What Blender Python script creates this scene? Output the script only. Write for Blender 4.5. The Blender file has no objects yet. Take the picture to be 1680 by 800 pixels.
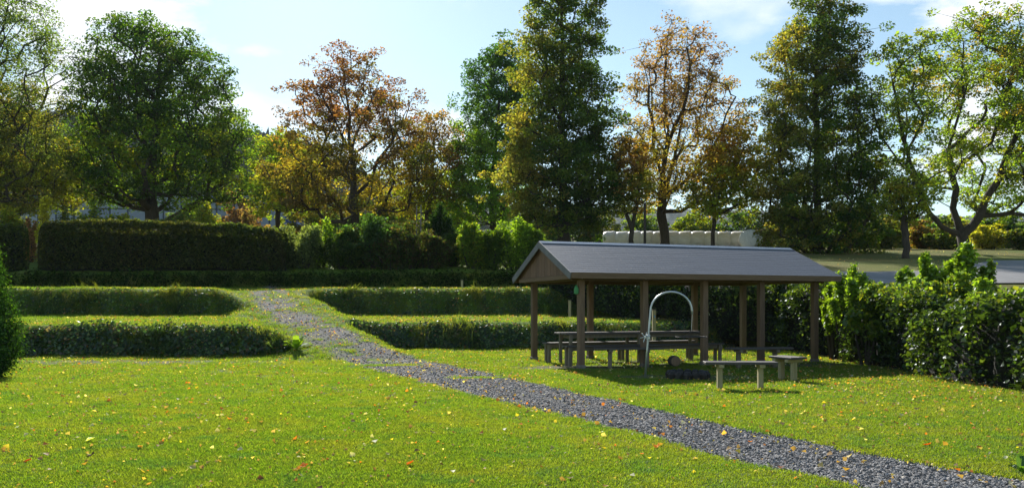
import bpy, math, random
import numpy as np
from mathutils import Vector, Matrix
random.seed(7); rng = np.random.default_rng(11)
S = bpy.context.scene; COL = S.collection
R = math.radians

# ------------------------------------------------------------------ camera, sky, sun, exposure
EYE = 1.42; F = 1300.0; HOR = 500.0
cam = bpy.data.cameras.new('camera'); camo = bpy.data.objects.new('camera', cam); COL.objects.link(camo)
camo.location = (0, 0, EYE); camo.rotation_euler = (R(90), 0, 0)
cam.sensor_width = 36; cam.lens = 36*F/1680; cam.shift_y = 100/1680; cam.clip_end = 8000; cam.clip_start = .05
S.camera = camo
SUN_AZ = R(-15.5); SUN_EL = R(31.5)
to_sun = Vector((math.sin(SUN_AZ)*math.cos(SUN_EL), math.cos(SUN_AZ)*math.cos(SUN_EL), math.sin(SUN_EL)))
W = bpy.data.worlds.new('World'); S.world = W; W.use_nodes = True
nt = W.node_tree; N = nt.nodes; L = nt.links; N.clear()
out = N.new('ShaderNodeOutputWorld'); bg = N.new('ShaderNodeBackground'); sky = N.new('ShaderNodeTexSky')
sky.sky_type = 'NISHITA'; sky.sun_disc = False; sky.sun_elevation = SUN_EL; sky.sun_rotation = SUN_AZ
sky.air_density = 1.0; sky.dust_density = 0.15; sky.ozone_density = 0.5
bg.inputs['Strength'].default_value = 0.086
tc = N.new('ShaderNodeTexCoord'); mp = N.new('ShaderNodeMapping'); mp.inputs['Scale'].default_value = (1, 1, 2.6)
mp.inputs['Location'].default_value = (.35, .1, 0.28)
nz = N.new('ShaderNodeTexNoise'); nz.inputs['Scale'].default_value = 2.3; nz.inputs['Detail'].default_value = 9; nz.inputs['Roughness'].default_value = .55
cr = N.new('ShaderNodeValToRGB'); cr.color_ramp.elements[0].position = .59; cr.color_ramp.elements[1].position = .76
mx = N.new('ShaderNodeMixRGB'); mx.inputs['Color2'].default_value = (8.2, 8.4, 8.5, 1)
L.new(tc.outputs['Generated'], mp.inputs['Vector']); L.new(mp.outputs['Vector'], nz.inputs['Vector'])
nz2 = N.new('ShaderNodeTexNoise'); nz2.inputs['Scale'].default_value = 9; nz2.inputs['Detail'].default_value = 8; nz2.inputs['Roughness'].default_value = .6; L.new(mp.outputs['Vector'], nz2.inputs['Vector'])
def mth(op, a, b=None, clamp=False):
    k = N.new('ShaderNodeMath'); k.operation = op; k.use_clamp = clamp
    for i_, q in enumerate((a, b)):
        if q is None: continue
        if isinstance(q, (int, float)): k.inputs[i_].default_value = q
        else: L.new(q, k.inputs[i_])
    return k.outputs[0]
acc = None      # cloud banks standing in the sky: centre direction and half sizes
for (bxp, byp, hw_, hh_, st_) in ((90, 10, .17, .05, 1.), (420, 190, .30, .045, .5), (725, 205, .09, .035, .8), (1640, 8, .12, .035, 1.), (1500, -10, .12, .02, .7), (1600, 195, .05, .06, .9), (-700, 100, .5, .12, 1.), (2500, 60, .5, .1, 1.)):
    c_ = Vector(((bxp-840)/F, 1, -(byp-HOR)/F)).normalized()
    sb = N.new('ShaderNodeVectorMath'); sb.operation = 'SUBTRACT'; L.new(tc.outputs['Generated'], sb.inputs[0]); sb.inputs[1].default_value = c_
    ml = N.new('ShaderNodeVectorMath'); ml.operation = 'MULTIPLY'; L.new(sb.outputs[0], ml.inputs[0]); ml.inputs[1].default_value = (1/hw_, 1/.3, 1/hh_)
    ln = N.new('ShaderNodeVectorMath'); ln.operation = 'LENGTH'; L.new(ml.outputs[0], ln.inputs[0])
    q = mth('MULTIPLY', mth('SUBTRACT', mth('ADD', 1.15, mth('MULTIPLY', mth('SUBTRACT', nz2.outputs['Fac'], .5), 3.2)), ln.outputs['Value'], True), st_)
    acc = q if acc is None else mth('MAXIMUM', acc, q)
nsum = mth('ADD', mth('MULTIPLY', acc, .22), nz.outputs['Fac']); L.new(nsum, cr.inputs['Fac']); L.new(cr.outputs['Color'], mx.inputs['Fac'])
tn = N.new('ShaderNodeMixRGB'); tn.blend_type = 'MULTIPLY'; tn.inputs['Fac'].default_value = 1; tn.inputs['Color2'].default_value = (1.0, 1.06, .99, 1); L.new(sky.outputs['Color'], tn.inputs['Color1'])
L.new(tn.outputs['Color'], mx.inputs['Color1']); L.new(mx.outputs['Color'], bg.inputs['Color']); L.new(bg.outputs['Background'], out.inputs['Surface'])
sl = bpy.data.lights.new('sun', 'SUN'); sl.energy = 5.0; sl.angle = R(.53); sl.color = (1, .95, .86)
so = bpy.data.objects.new('sun', sl); COL.objects.link(so); so.rotation_euler = (-to_sun).to_track_quat('-Z', 'Y').to_euler()
so.location = to_sun*60
S.view_settings.view_transform = 'Standard'; S.view_settings.look = 'None'; S.view_settings.gamma = 1; S.view_settings.exposure = 0.85
S.render.engine = 'CYCLES'; S.cycles.use_denoising = True
S.cycles.max_bounces = 7; S.cycles.diffuse_bounces = 4; S.cycles.glossy_bounces = 2; S.cycles.transmission_bounces = 5; S.cycles.caustics_reflective = False

def at(px, py, d):
    "world point seen at photo pixel px,py when it stands d metres ahead"
    return Vector(((px-840)/F*d, d, EYE-(py-HOR)/F*d))

# ------------------------------------------------------------------ materials
def nodes(name):
    m = bpy.data.materials.new(name); m.use_nodes = True; n = m.node_tree.nodes; n.clear()
    o = n.new('ShaderNodeOutputMaterial'); return m, n, m.node_tree.links, o
def noise(n, l, vec, scale, detail=4, rough=.55):
    t = n.new('ShaderNodeTexNoise'); t.inputs['Scale'].default_value = scale; t.inputs['Detail'].default_value = detail; t.inputs['Roughness'].default_value = rough
    if vec is not None: l.new(vec, t.inputs['Vector'])
    return t.outputs['Fac']
def ramp(n, l, fac, stops):
    r = n.new('ShaderNodeValToRGB'); e = r.color_ramp.elements
    while len(e) < len(stops): e.new(.5)
    for k, (p, c) in enumerate(stops): e[k].position = p; e[k].color = (*c, 1) if len(c) == 3 else c
    l.new(fac, r.inputs['Fac']); return r.outputs['Color']
def mixc(n, l, fac, a, b, mode='MIX'):
    m = n.new('ShaderNodeMixRGB'); m.blend_type = mode
    for s, v in (('Fac', fac), ('Color1', a), ('Color2', b)):
        if isinstance(v, (int, float)): m.inputs[s].default_value = v
        elif isinstance(v, tuple): m.inputs[s].default_value = (*v, 1)
        else: l.new(v, m.inputs[s])
    return m.outputs['Color']
def G(v): return (v, v, v)

def leaf_material(name, trans=.5, gloss=.02, rough=.5, attr=True, col=(.06, .1, .02)):
    m, n, l, o = nodes(name)
    if attr:
        a = n.new('ShaderNodeAttribute'); a.attribute_name = 'leafcol'; c = a.outputs['Color']
    else:
        oi = n.new('ShaderNodeObjectInfo'); c = ramp(n, l, oi.outputs['Random'], col)
        v = oi.outputs['Location']; c = mixc(n, l, ramp(n, l, noise(n, l, v, .7, 5, .65), [(.45, G(0)), (.68, G(.7))]), c, (.190, .190, .035))
        c = mixc(n, l, ramp(n, l, noise(n, l, v, 2.1, 4, .6), [(.54, G(0)), (.66, G(.8))]), c, (.060, .130, .045))
    d = n.new('ShaderNodeBsdfDiffuse'); l.new(c, d.inputs['Color'])
    t = n.new('ShaderNodeBsdfTranslucent'); l.new(mixc(n, l, 1.0, c, (3.0, 2.95, .8), 'MULTIPLY'), t.inputs['Color'])
    mi = n.new('ShaderNodeMixShader'); mi.inputs[0].default_value = trans; l.new(d.outputs[0], mi.inputs[1]); l.new(t.outputs[0], mi.inputs[2])
    g = n.new('ShaderNodeBsdfGlossy'); g.inputs['Roughness'].default_value = rough; g.inputs['Color'].default_value = (.9, .95, 1, 1)
    m2 = n.new('ShaderNodeMixShader'); m2.inputs[0].default_value = gloss; l.new(mi.outputs[0], m2.inputs[1]); l.new(g.outputs[0], m2.inputs[2])
    l.new(m2.outputs[0], o.inputs['Surface']); return m
def solid(name, stops, scale=6, rough=.85, bump=.3, bscale=None, stretch=(1, 1, 1), rnd=.0, metal=0., bdist=.01, coord='Object'):
    m, n, l, o = nodes(name)
    tcn = n.new('ShaderNodeTexCoord'); mpn = n.new('ShaderNodeMapping'); mpn.inputs['Scale'].default_value = stretch
    l.new(tcn.outputs[coord], mpn.inputs['Vector']); v = mpn.outputs['Vector']
    c = ramp(n, l, noise(n, l, v, scale, 6, .6), stops)
    if rnd:
        oi = n.new('ShaderNodeObjectInfo'); hs = ramp(n, l, oi.outputs['Random'], [(0, G(1-rnd)), (1, G(1+rnd))]); c = mixc(n, l, 1., c, hs, 'MULTIPLY')
    p = n.new('ShaderNodeBsdfPrincipled'); l.new(c, p.inputs['Base Color']); p.inputs['Roughness'].default_value = rough; p.inputs['Metallic'].default_value = metal
    b = n.new('ShaderNodeBump'); b.inputs['Strength'].default_value = bump; b.inputs['Distance'].default_value = bdist
    l.new(noise(n, l, v, bscale or scale*5, 5, .6), b.inputs['Height']); l.new(b.outputs[0], p.inputs['Normal'])
    l.new(p.outputs[0], o.inputs['Surface']); return m
M = {}
M['leaf'] = leaf_material('tree leaves')
M['leaf_gloss'] = leaf_material('glossy hedge leaves', trans=.42, gloss=.032, rough=.40)
M['ivy'] = leaf_material('ivy leaves', trans=.4, gloss=.038, rough=.36)
M['matte'] = leaf_material('matte bramble leaves', trans=.3, gloss=.0, rough=.8)
M['needle'] = leaf_material('conifer scales', trans=.35, gloss=.01, rough=.6)
M['litter'] = leaf_material('fallen leaves', trans=.3, gloss=.02, rough=.5)
M['grass'] = leaf_material('grass blades', trans=.5, gloss=.015, rough=.5, attr=False,
    col=[(0, (.070, .125, .015)), (.35, (.096, .158, .019)), (.7, (.122, .182, .025)), (.93, (.15, .19, .035)), (1, (.21, .20, .07))])
M['grass_bank'] = leaf_material('long bank grass', trans=.4, gloss=.02, rough=.5, attr=False,
    col=[(0, (.018, .036, .009)), (.45, (.036, .062, .014)), (.8, (.07, .10, .022)), (.93, (.11, .12, .04)), (1, (.20, .17, .10))])
M['bark'] = solid('bark', [(.3, (.030, .024, .018)), (.7, (.075, .06, .047))], 5, .95, .8, 30, (3, 3, .6), bdist=.03)
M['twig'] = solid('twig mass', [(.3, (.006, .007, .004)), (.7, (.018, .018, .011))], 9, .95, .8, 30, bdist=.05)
M['wood_post'] = solid('weathered brown post', [(.25, (.11, .066, .040)), (.75, (.23, .145, .09))], 5, .8, .35, 30, (6, 6, .5), rnd=.15)
M['wood_beam'] = solid('brown beam', [(.25, (.11, .065, .036)), (.75, (.20, .125, .07))], 5, .8, .35, 30, (.6, 6, 6), rnd=.1)
M['wood_board'] = solid('gable board', [(.25, (.13, .072, .045)), (.75, (.22, .125, .078))], 6, .8, .35, 30, (6, 6, .6), rnd=.16)
M['wood_top'] = solid('dark weathered plank', [(.25, (.055, .045, .042)), (.75, (.125, .105, .098))], 5, .62, .3, 30, (.7, 7, 7), rnd=.18)
M['wood_leg'] = solid('pale wood leg', [(.25, (.28, .23, .115)), (.75, (.44, .37, .21))], 5, .8, .3, 30, (6, 6, .7), rnd=.08)
M['wood_grey'] = solid('grey wood leg', [(.25, (.13, .105, .075)), (.75, (.24, .195, .14))], 5, .8, .3, 30, (6, 6, .7), rnd=.1)
M['barge'] = solid('grey barge board', [(.25, (.12, .115, .125)), (.75, (.19, .18, .19))], 5, .6, .2, 30, (6, 1, 1))
M['shingle'] = solid('bitumen shingle', [(.3, (.060, .068, .088)), (.7, (.110, .120, .150))], 14, .6, .4, 160, rnd=.06, bdist=.004)
M['ridge'] = solid('ridge metal', [(.3, (.22, .24, .28)), (.7, (.34, .37, .42))], 3, .38, .1, 10, metal=.5)
M['steel'] = solid('galvanised steel', [(.3, (.42, .44, .46)), (.7, (.58, .6, .62))], 8, .42, .1, 30, metal=.8)
M['iron'] = solid('sooty iron', [(.3, (.02, .018, .017)), (.7, (.06, .05, .045))], 8, .7, .4, 30, metal=.4)
M['rope'] = solid('nylon green', [(.3, (.05, .22, .08)), (.7, (.08, .32, .12))], 8, .7)
M['stone'] = solid('field stone', [(.3, (.12, .10, .085)), (.7, (.26, .22, .19))], 6, .9, .6, 20)
M['asphalt'] = solid('asphalt', [(.3, (.17, .165, .17)), (.7, (.24, .235, .24))], 1.2, .8, .4, 60, coord='Object')
M['wrap'] = solid('pale bale wrap', [(.3, (.66, .64, .63)), (.7, (.84, .83, .82))], 2.5, .45, .5, 9, (1, 3, 1), rnd=.05, bdist=.03)
M['straw'] = solid('straw', [(.3, (.16, .10, .055)), (.7, (.30, .20, .11))], 8, .95, .9, 40, bdist=.04, rnd=.15)
M['panel'] = solid('pale blue-grey panel', [(.3, (.20, .24, .31)), (.7, (.27, .31, .38))], .6, .7, .1, 8, rnd=.07)
M['seam'] = solid('dark seam', [(.3, (.06, .07, .09)), (.7, (.09, .10, .12))], 2, .8)
M['roof_grey'] = solid('grey sheet roof', [(.3, (.14, .15, .17)), (.7, (.2, .21, .23))], 1, .7)
M['blue'] = solid('blue painted steel', [(.3, (.02, .07, .35)), (.7, (.03, .10, .45))], 2, .5)
M['white_paint'] = solid('white painted', [(.3, (.62, .62, .6)), (.7, (.76, .76, .74))], 2, .6)
M['tap_blue'] = solid('blue plastic', [(.3, (.05, .2, .5)), (.7, (.08, .27, .6))], 5, .5)
M['gravelstone'] = None

def gravel_stone():
    m, n, l, o = nodes('gravel stone'); oi = n.new('ShaderNodeObjectInfo')
    c = ramp(n, l, oi.outputs['Random'], [(0, (.10, .097, .098)), (.4, (.16, .155, .158)), (.75, (.22, .214, .217)), (.95, (.30, .29, .29)), (1, (.42, .37, .31))])
    p = n.new('ShaderNodeBsdfPrincipled'); l.new(c, p.inputs['Base Color']); p.inputs['Roughness'].default_value = .75
    l.new(p.outputs[0], o.inputs['Surface']); return m
M['gravelstone'] = gravel_stone()

def ground_material():
    m, n, l, o = nodes('ground'); g = n.new('ShaderNodeNewGeometry'); v = g.outputs['Position']
    lawn = ramp(n, l, noise(n, l, v, .55, 5, .6), [(.3, (.070, .125, .012)), (.5, (.10, .160, .014)), (.7, (.135, .170, .022))])
    fine = ramp(n, l, noise(n, l, v, 26, 5, .75), [(.3, G(.5)), (.6, G(1.1)), (.8, G(1.5))])
    lawn = mixc(n, l, .75, lawn, fine, 'MULTIPLY')
    field = ramp(n, l, noise(n, l, v, .12, 5, .6), [(.35, (.10, .13, .03)), (.55, (.16, .15, .05)), (.7, (.20, .14, .06))])
    a = n.new('ShaderNodeAttribute'); a.attribute_name = 'masks'; sp = n.new('ShaderNodeSeparateColor'); l.new(a.outputs['Color'], sp.inputs[0])
    c = mixc(n, l, sp.outputs['Blue'], lawn, field)
    soil = ramp(n, l, noise(n, l, v, 9, 6, .7), [(.3, (.075, .06, .045)), (.6, (.19, .155, .12)), (.8, (.28, .24, .19))])
    sn = ramp(n, l, noise(n, l, v, 2.2, 5, .65), [(.38, G(0)), (.58, G(1))])
    sm = mixc(n, l, 1., sp.outputs['Green'], mixc(n, l, .5, G(1), sn), 'MULTIPLY')
    c = mixc(n, l, sm, c, soil)
    grav = ramp(n, l, noise(n, l, v, 24, 5, .8), [(.35, (.11, .105, .104)), (.5, (.17, .162, .16)), (.68, (.25, .24, .235))])
    c = mixc(n, l, sp.outputs['Red'], c, grav)
    p = n.new('ShaderNodeBsdfPrincipled'); l.new(c, p.inputs['Base Color']); p.inputs['Roughness'].default_value = .95; p.inputs['Specular IOR Level'].default_value = .1
    b = n.new('ShaderNodeBump'); b.inputs['Strength'].default_value = .9; b.inputs['Distance'].default_value = .035
    l.new(noise(n, l, v, 20, 6, .75), b.inputs['Height']); l.new(b.outputs[0], p.inputs['Normal'])
    l.new(p.outputs[0], o.inputs['Surface']); return m
M['ground'] = ground_material()
M['woodland'] = solid('distant woodland', [(.3, (.022, .035, .016)), (.55, (.05, .06, .022)), (.75, (.09, .075, .03))], .06, .95, 1, .4, coord='Object', bdist=3)

# ------------------------------------------------------------------ object helpers
def tag(o, label=None, cat=None, group=None, kind=None):
    if label: o['label'] = label
    if cat: o['category'] = cat
    if group: o['group'] = group
    if kind: o['kind'] = kind
    return o
def empty(name, loc, rz=0, **k):
    o = bpy.data.objects.new(name, None); COL.objects.link(o); o.location = loc; o.rotation_euler = (0, 0, rz); o.empty_display_size = .3
    return tag(o, **k)
def link(name, me, parent=None, loc=None, rot=None):
    o = bpy.data.objects.new(name, me); COL.objects.link(o)
    if parent: o.parent = parent
    if loc is not None: o.location = loc
    if rot is not None: o.rotation_euler = rot
    return o
class MB:
    def __init__(s): s.v = []; s.f = []
    def quad_block(s, ring_list, cap=True):
        b = len(s.v); n = len(ring_list[0])
        for r in ring_list: s.v += [tuple(p) for p in r]
        for k in range(len(ring_list)-1):
            for i in range(n):
                j = (i+1) % n; s.f.append((b+k*n+i, b+k*n+j, b+(k+1)*n+j, b+(k+1)*n+i))
        if cap:
            s.f.append(tuple(b+i for i in reversed(range(n)))); e = b+(len(ring_list)-1)*n; s.f.append(tuple(e+i for i in range(n)))
        return s
    def box(s, c, size, bev=.004, rz=0., tilt=None):
        "box with chamfered long edges; optional matrix"
        x, y, z = [q/2 for q in size]; b = min(bev, x*.4, y*.4, z*.4)
        prof = [(-x+b, -y), (x-b, -y), (x, -y+b), (x, y-b), (x-b, y), (-x+b, y), (-x, y-b), (-x, -y+b)]
        mt = Matrix.Rotation(rz, 3, 'Z') if tilt is None else tilt
        c = Vector(c)
        rings = []
        for zz, k in ((-z, b), (-z+b, 0), (z-b, 0), (z, b)):
            sx = (x-k)/x; sy = (y-k)/y
            rings.append([c + mt @ Vector((px*sx, py*sy, zz)) for px, py in prof])
        return s.quad_block(rings)
    def tube(s, pts, rad, n=8, cap=True):
        pts = [Vector(p) for p in pts]; rings = []
        ref = None
        for i, p in enumerate(pts):
            t = (pts[min(i+1, len(pts)-1)]-pts[max(i-1, 0)])
            t = t.normalized() if t.length > 1e-9 else Vector((0, 0, 1))
            if ref is None: ref = t.orthogonal().normalized()
            ref = (ref - t*ref.dot(t)); ref = ref.normalized() if ref.length > 1e-6 else t.orthogonal().normalized()
            w = t.cross(ref); r = rad[i] if hasattr(rad, '__len__') else rad
            rings.append([p + (ref*math.cos(a)+w*math.sin(a))*r for a in [2*math.pi*k/n for k in range(n)]])
        return s.quad_block(rings, cap)
    def lathe(s, c, prof, n=20, jit=0):
        c = Vector(c); rings = []
        for r, z in prof: rings.append([c+Vector((r*math.cos(a)*(1+random.uniform(-jit, jit)), r*math.sin(a)*(1+random.uniform(-jit, jit)), z)) for a in [2*math.pi*k/n for k in range(n)]])
        return s.quad_block(rings)
    def mesh(s, name, mat, smooth=False):
        me = bpy.data.meshes.new(name); me.from_pydata(s.v, [], s.f); me.materials.append(mat)
        if smooth: me.polygons.foreach_set('use_smooth', [True]*len(me.polygons))
        me.update(); return me
    def build(s, name, mat, parent=None, smooth=False, **k): return tag(link(name, s.mesh(name, mat, smooth), parent), **k)
def raw_mesh(name, V, Fc, mat, colors=None, attr='leafcol', smooth=False):
    "V (n,3), Fc (m,k) numpy arrays"
    me = bpy.data.meshes.new(name); n = len(V); m, k = Fc.shape
    me.vertices.add(n); me.vertices.foreach_set('co', np.ascontiguousarray(V, np.float32).ravel())
    me.loops.add(m*k); me.loops.foreach_set('vertex_index', np.ascontiguousarray(Fc, np.int32).ravel())
    me.polygons.add(m); me.polygons.foreach_set('loop_start', np.arange(0, m*k, k, dtype=np.int32))
    if colors is not None:
        a = me.attributes.new(attr, 'FLOAT_COLOR', 'POINT'); c4 = np.ones((n, 4), np.float32); c4[:, :3] = colors; a.data.foreach_set('color', c4.ravel())
    if smooth: me.polygons.foreach_set('use_smooth', np.ones(m, bool))
    me.materials.append(mat); me.update(calc_edges=True); me.validate(); return me

def unit(a): return a/np.maximum(np.linalg.norm(a, axis=1, keepdims=True), 1e-9)
def leaf_mesh(name, C, size, colors, mat, up=.5, droop=0., aspect=.62, fold=.25, flat=None):
    "one folded leaf (four corners, two triangles) per centre"
    n = len(C); nrm = rng.normal(size=(n, 3)); nrm[:, 2] = np.abs(nrm[:, 2])*1.0+up; nrm = unit(nrm)
    if flat is not None: nrm = unit(flat+rng.normal(size=(n, 3))*.35)
    t = rng.normal(size=(n, 3)); t[:, 2] -= droop; t = unit(t-nrm*(t*nrm).sum(1, keepdims=True)); b = np.cross(nrm, t)
    s = (size*np.exp(rng.normal(size=n)*.25))[:, None] if np.isscalar(size) else size[:, None]
    v = np.empty((n, 4, 3)); v[:, 0] = C-t*s*.5; v[:, 2] = C+t*s*.5
    v[:, 1] = C+b*s*.5*aspect*1.2+nrm*s*fold*.5-t*s*.05; v[:, 3] = C-b*s*.5*aspect*1.2+nrm*s*fold*.5-t*s*.05
    i = np.arange(n)[:, None]*4; f = np.concatenate([i+[[0, 1, 2]], i+[[0, 2, 3]]], 1).reshape(-1, 3)
    return raw_mesh(name, v.reshape(-1, 3), f, mat, np.repeat(colors, 4, 0))
def pal_pick(pal, n):
    w = np.array([p[0] for p in pal], float); w /= w.sum(); c = np.array([p[1] for p in pal])
    return c[rng.choice(len(pal), n, p=w)]

# ------------------------------------------------------------------ terrain
def lerp_tab(tab, y): return np.interp(y, [t[0] for t in tab], [t[1] for t in tab])
FAR = [(36.5, 3.0), (45, 4.1), (60, 5.7), (75, 7.0), (110, 10.0), (200, 18.0), (320, 28.0), (600, 34.0), (4000, 40.0)]
LEFT = [(-60, -.2), (6, 0), (21.65, 0), (21.75, .10), (22.12, .70), (22.45, .83), (28.2, 1.03), (28.4, 1.16), (28.9, 1.88), (29.25, 2.03), (33.6, 2.1), (34.7, 2.75)] + FAR
RIGHT = [(-60, -.2), (6, 0), (25.3, 0), (25.45, .12), (25.95, .7), (26.3, .83), (30.8, 1.02), (31.0, 1.15), (31.55, 1.93), (31.9, 2.08), (34.0, 2.12), (35.2, 2.8)] + FAR
LOW = [(-60, -.2), (6, 0), (27, .05), (31, 1.0), (34, 1.9), (36.5, 3.0)] + FAR[1:]
EAST = [(-60, -.2), (8, 0), (20, 1.05), (25, 1.9), (30, 2.65), (36.5, 3.4)] + FAR[1:]
HEDGE = [(8.9, 2.0), (8.6, 8.0), (8.7, 13), (8.75, 17.5), (9.1, 21.3), (8.5, 24.3), (5.9, 27.3), (3.0, 30.8), (1.6, 33.2), (.2, 34.3)]
HX = [(-60, 9.5), (2, 8.9), (8, 8.6), (13, 8.7), (17.5, 8.75), (21.3, 9.1), (24.3, 8.5), (27.3, 5.9), (30.8, 3.0), (33.2, 1.6), (36, 0)]
def sm(a, b, x): t = np.clip((x-a)/(b-a), 0, 1); return t*t*(3-2*t)
def wob(x, y, s=1.): return .5*np.sin(x*.9*s+1.3)*np.cos(y*.7*s)+.3*np.sin(x*2.3*s+y*1.7*s)+.2*np.sin(x*4.1*s-y*3.3*s+.6)
def ramp_x(y): return np.interp(y, [19, 20.5, 31.2, 36], [-3.2, -4.1, -9.6, -11.6])
def height(x, y):
    x = np.asarray(x, float); y = np.asarray(y, float)
    yy = y+.28*wob(x*1.1, y*.1)+.10*wob(x*3.9, y*.6)
    left = lerp_tab(LEFT, yy); right = lerp_tab(RIGHT, yy); low = lerp_tab(LOW, y); east = lerp_tab(EAST, y)
    rc = ramp_x(y); z = np.where(x < rc, left, right)
    rampz = np.interp(y, [20.2, 31.4, 33.8, 34.8], [0, 1.98, 2.12, 2.75]); rampz = np.where(y > 34.7, z, rampz)
    w = sm(1.0, 2.4, np.abs(x-rc)+.3*wob(x*2, y*2)); z = np.where((y > 19.5) & (y < 35), rampz*(1-w)+z*w, z)
    # banks die out towards the hedge on the right
    e1 = np.where(y < 29, 5.6, 1.2)+.3*wob(x, y); w2 = sm(0, 1.9, x-e1)*(y > 22)*(y < 34.5); z = z*(1-w2)+low*w2
    hx = np.interp(y, [h[0] for h in HX], [h[1] for h in HX]); w3 = sm(.2, 2.6, x-hx); z = z*(1-w3)+east*w3
    z = z + .025*wob(x*.8, y*.6)*sm(2, 8, y) + sm(45, 120, y)*1.2*wob(x*.02, y*.03)
    return z
def hz(x, y): return float(height(x, y))
def grow(a, b, s0, g):
    out = [a]; s = s0; sg = 1 if b > a else -1
    while (b-out[-1])*sg > 0: out.append(out[-1]+s*sg); s *= g
    return out[1:]
xs = np.array(list(reversed(grow(-26, -2200, .4, 1.16))) + list(np.arange(-26, 14, .24)) + grow(13.9, 2200, .4, 1.16))
ys = np.array(list(reversed(grow(4, -80, .6, 1.4))) + list(np.arange(4, 40, .2)) + grow(39.9, 1850, .4, 1.09))
XX, YY = np.meshgrid(xs, ys); ZZ = height(XX, YY)
# path outline (photo positions on the ground)
def gp(px, py):
    d = np.arange(4, 36, .02); r = EYE-(py-HOR)/F*d; g = height((px-840)/F*d, d); k = np.where(g >= r)[0]
    k = k[0] if len(k) else len(d)-1
    return ((px-840)/F*d[k], float(d[k]))
P_UP = [gp(*p) for p in ((1900, 835), (1680, 785), (1500, 758), (1400, 739), (1300, 721), (1200, 700), (1100, 677), (1000, 655), (900, 636), (800, 613), (740, 600), (680, 585), (630, 568), (590, 550), (550, 530), (505, 510), (475, 494))] + [(-9.1, 32.0), (-9.6, 34)]
P_LO = [gp(*p) for p in ((1740, 900), (1560, 842), (1400, 802), (1290, 780), (1200, 760), (1100, 724), (1000, 701), (900, 679), (800, 653), (700, 628), (640, 612), (595, 598), (555, 584), (522, 568), (482, 545), (440, 520), (408, 498))] + [(-10.7, 32.0), (-11, 34)]
def dens(poly, k=6):
    a = np.array(poly); t = np.linspace(0, len(a)-1, (len(a)-1)*k+1); return np.stack([np.interp(t, np.arange(len(a)), a[:, i]) for i in (0, 1)], 1)
def smooth(a, k=7):
    p = np.concatenate([np.repeat(a[:1], k, 0), a, np.repeat(a[-1:], k, 0)]); w = np.ones(2*k+1)/(2*k+1)
    return np.stack([np.convolve(p[:, i], w, 'valid') for i in (0, 1)], 1)
PU, PL = smooth(dens(P_UP)), smooth(dens(P_LO)); PC = (PU+PL)/2; PW = np.linalg.norm(PU-PL, axis=1)/2
def path_sd(x, y):
    "signed distance-like value, <0 inside the gravel"
    sh = x.shape; q = np.stack([x.ravel(), y.ravel()], 1); best = np.full(len(q), 1e9)
    mask = (q[:, 1] > 1) & (q[:, 1] < 36) & (q[:, 0] > -16) & (q[:, 0] < 10)
    idx = np.where(mask)[0]
    A, B = PC[:-1], PC[1:]; D = B-A; LL = (D**2).sum(1)
    for s in range(0, len(idx), 20000):
        ii = idx[s:s+20000]; p = q[ii][:, None, :]; t = np.clip(((p-A)*D).sum(2)/LL, 0, 1); c = A+t[..., None]*D
        dd = np.linalg.norm(p-c, axis=2)-(PW[:-1]*(1-t)+PW[1:]*t)*.93; best[ii] = dd.min(1)
    return best.reshape(sh)
SD = path_sd(XX, YY)
def patch(x, y): return wob(x*1.9+3, y*2.1)+.6*wob(x*4.7, y*5.1+2)
def gravel_amount(x, y, sd):
    a = sm(.10, -.12, sd+.07*wob(x*5, y*5))
    # grass grows through the gravel on the ramp and in two tongues
    up = sm(17.5, 22, y)*.75; a = a*(1-up*sm(-.3, .5, patch(x, y)))
    for cx, cy, rx, ry in ((-.5, 15.3, .8, .16), (-3.0, 18.6, .9, .22)):
        a = a*(1-.9*sm(1.3, .7, np.hypot((x-cx)/rx, (y-cy)/ry)+.2*wob(x*6, y*6)))
    return a
GR = gravel_amount(XX, YY, SD)
def soil_amount(x, y):
    a = .95*sm(1.5, .6, np.hypot((x-1.5)/1.5, (y-17.9)/.55)+.2*wob(x*3, y*3))
    a = np.maximum(a, .8*sm(1.4, .6, np.hypot((x-3.5)/1.4, (y-15.6)/.6)))
    a = np.maximum(a, .75*sm(1.4, .5, np.hypot((x-6.3)/2.3, (y-18.8)/.8)+.25*wob(x*2, y*2)))
    a = np.maximum(a, .75*sm(1.25, .3, np.hypot((x+9.5)/4.2, (y-19.6)/1.0)+.45*wob(x*2.4, y*3.4)))
    a = np.maximum(a, .45*sm(1.3, .3, np.hypot((x-9.0)/.9, (y-17)/5)))
    a = np.maximum(a, .5*sm(1.2, .5, np.hypot((x-4.6)/3.6, (y-19.6)/1.6)+.5*wob(x*2.2, y*2.6)))
    a = np.maximum(a, .42*sm(.55, .95, wob(x*1.1+4, y*1.3+1)+.5*wob(x*3.1, y*3.7))*(y < 21))
    hx = np.interp(y, [h[0] for h in HX], [h[1] for h in HX]); a = np.maximum(a, .95*sm(.9, .2, np.abs(x-hx))*(y < 31))
    a = np.maximum(a, .6*sm(22.6, 22.2, np.abs(y-.0)+0)*sm(21.9, 22.2, y)*(x < -5))
    return a
SO = soil_amount(XX, YY)
hxg = np.interp(YY, [h[0] for h in HX], [h[1] for h in HX])
FI = np.maximum(sm(36, 50, YY), sm(1, 4, XX-hxg)*sm(18, 24, YY)*.8)
ny, nx = XX.shape; idg = np.arange(nx*ny).reshape(ny, nx)
fg = np.stack([idg[:-1, :-1], idg[:-1, 1:], idg[1:, 1:], idg[1:, :-1]], -1).reshape(-1, 4)
vg = np.stack([XX, YY, ZZ], -1).reshape(-1, 3)
gm = raw_mesh('ground', vg, fg, M['ground'], np.stack([GR, SO, FI], -1).reshape(-1, 3), 'masks', True)
tag(link('ground', gm), 'green mown lawn with terraced banks, gravel path and rising fields', kind='structure')
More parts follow.
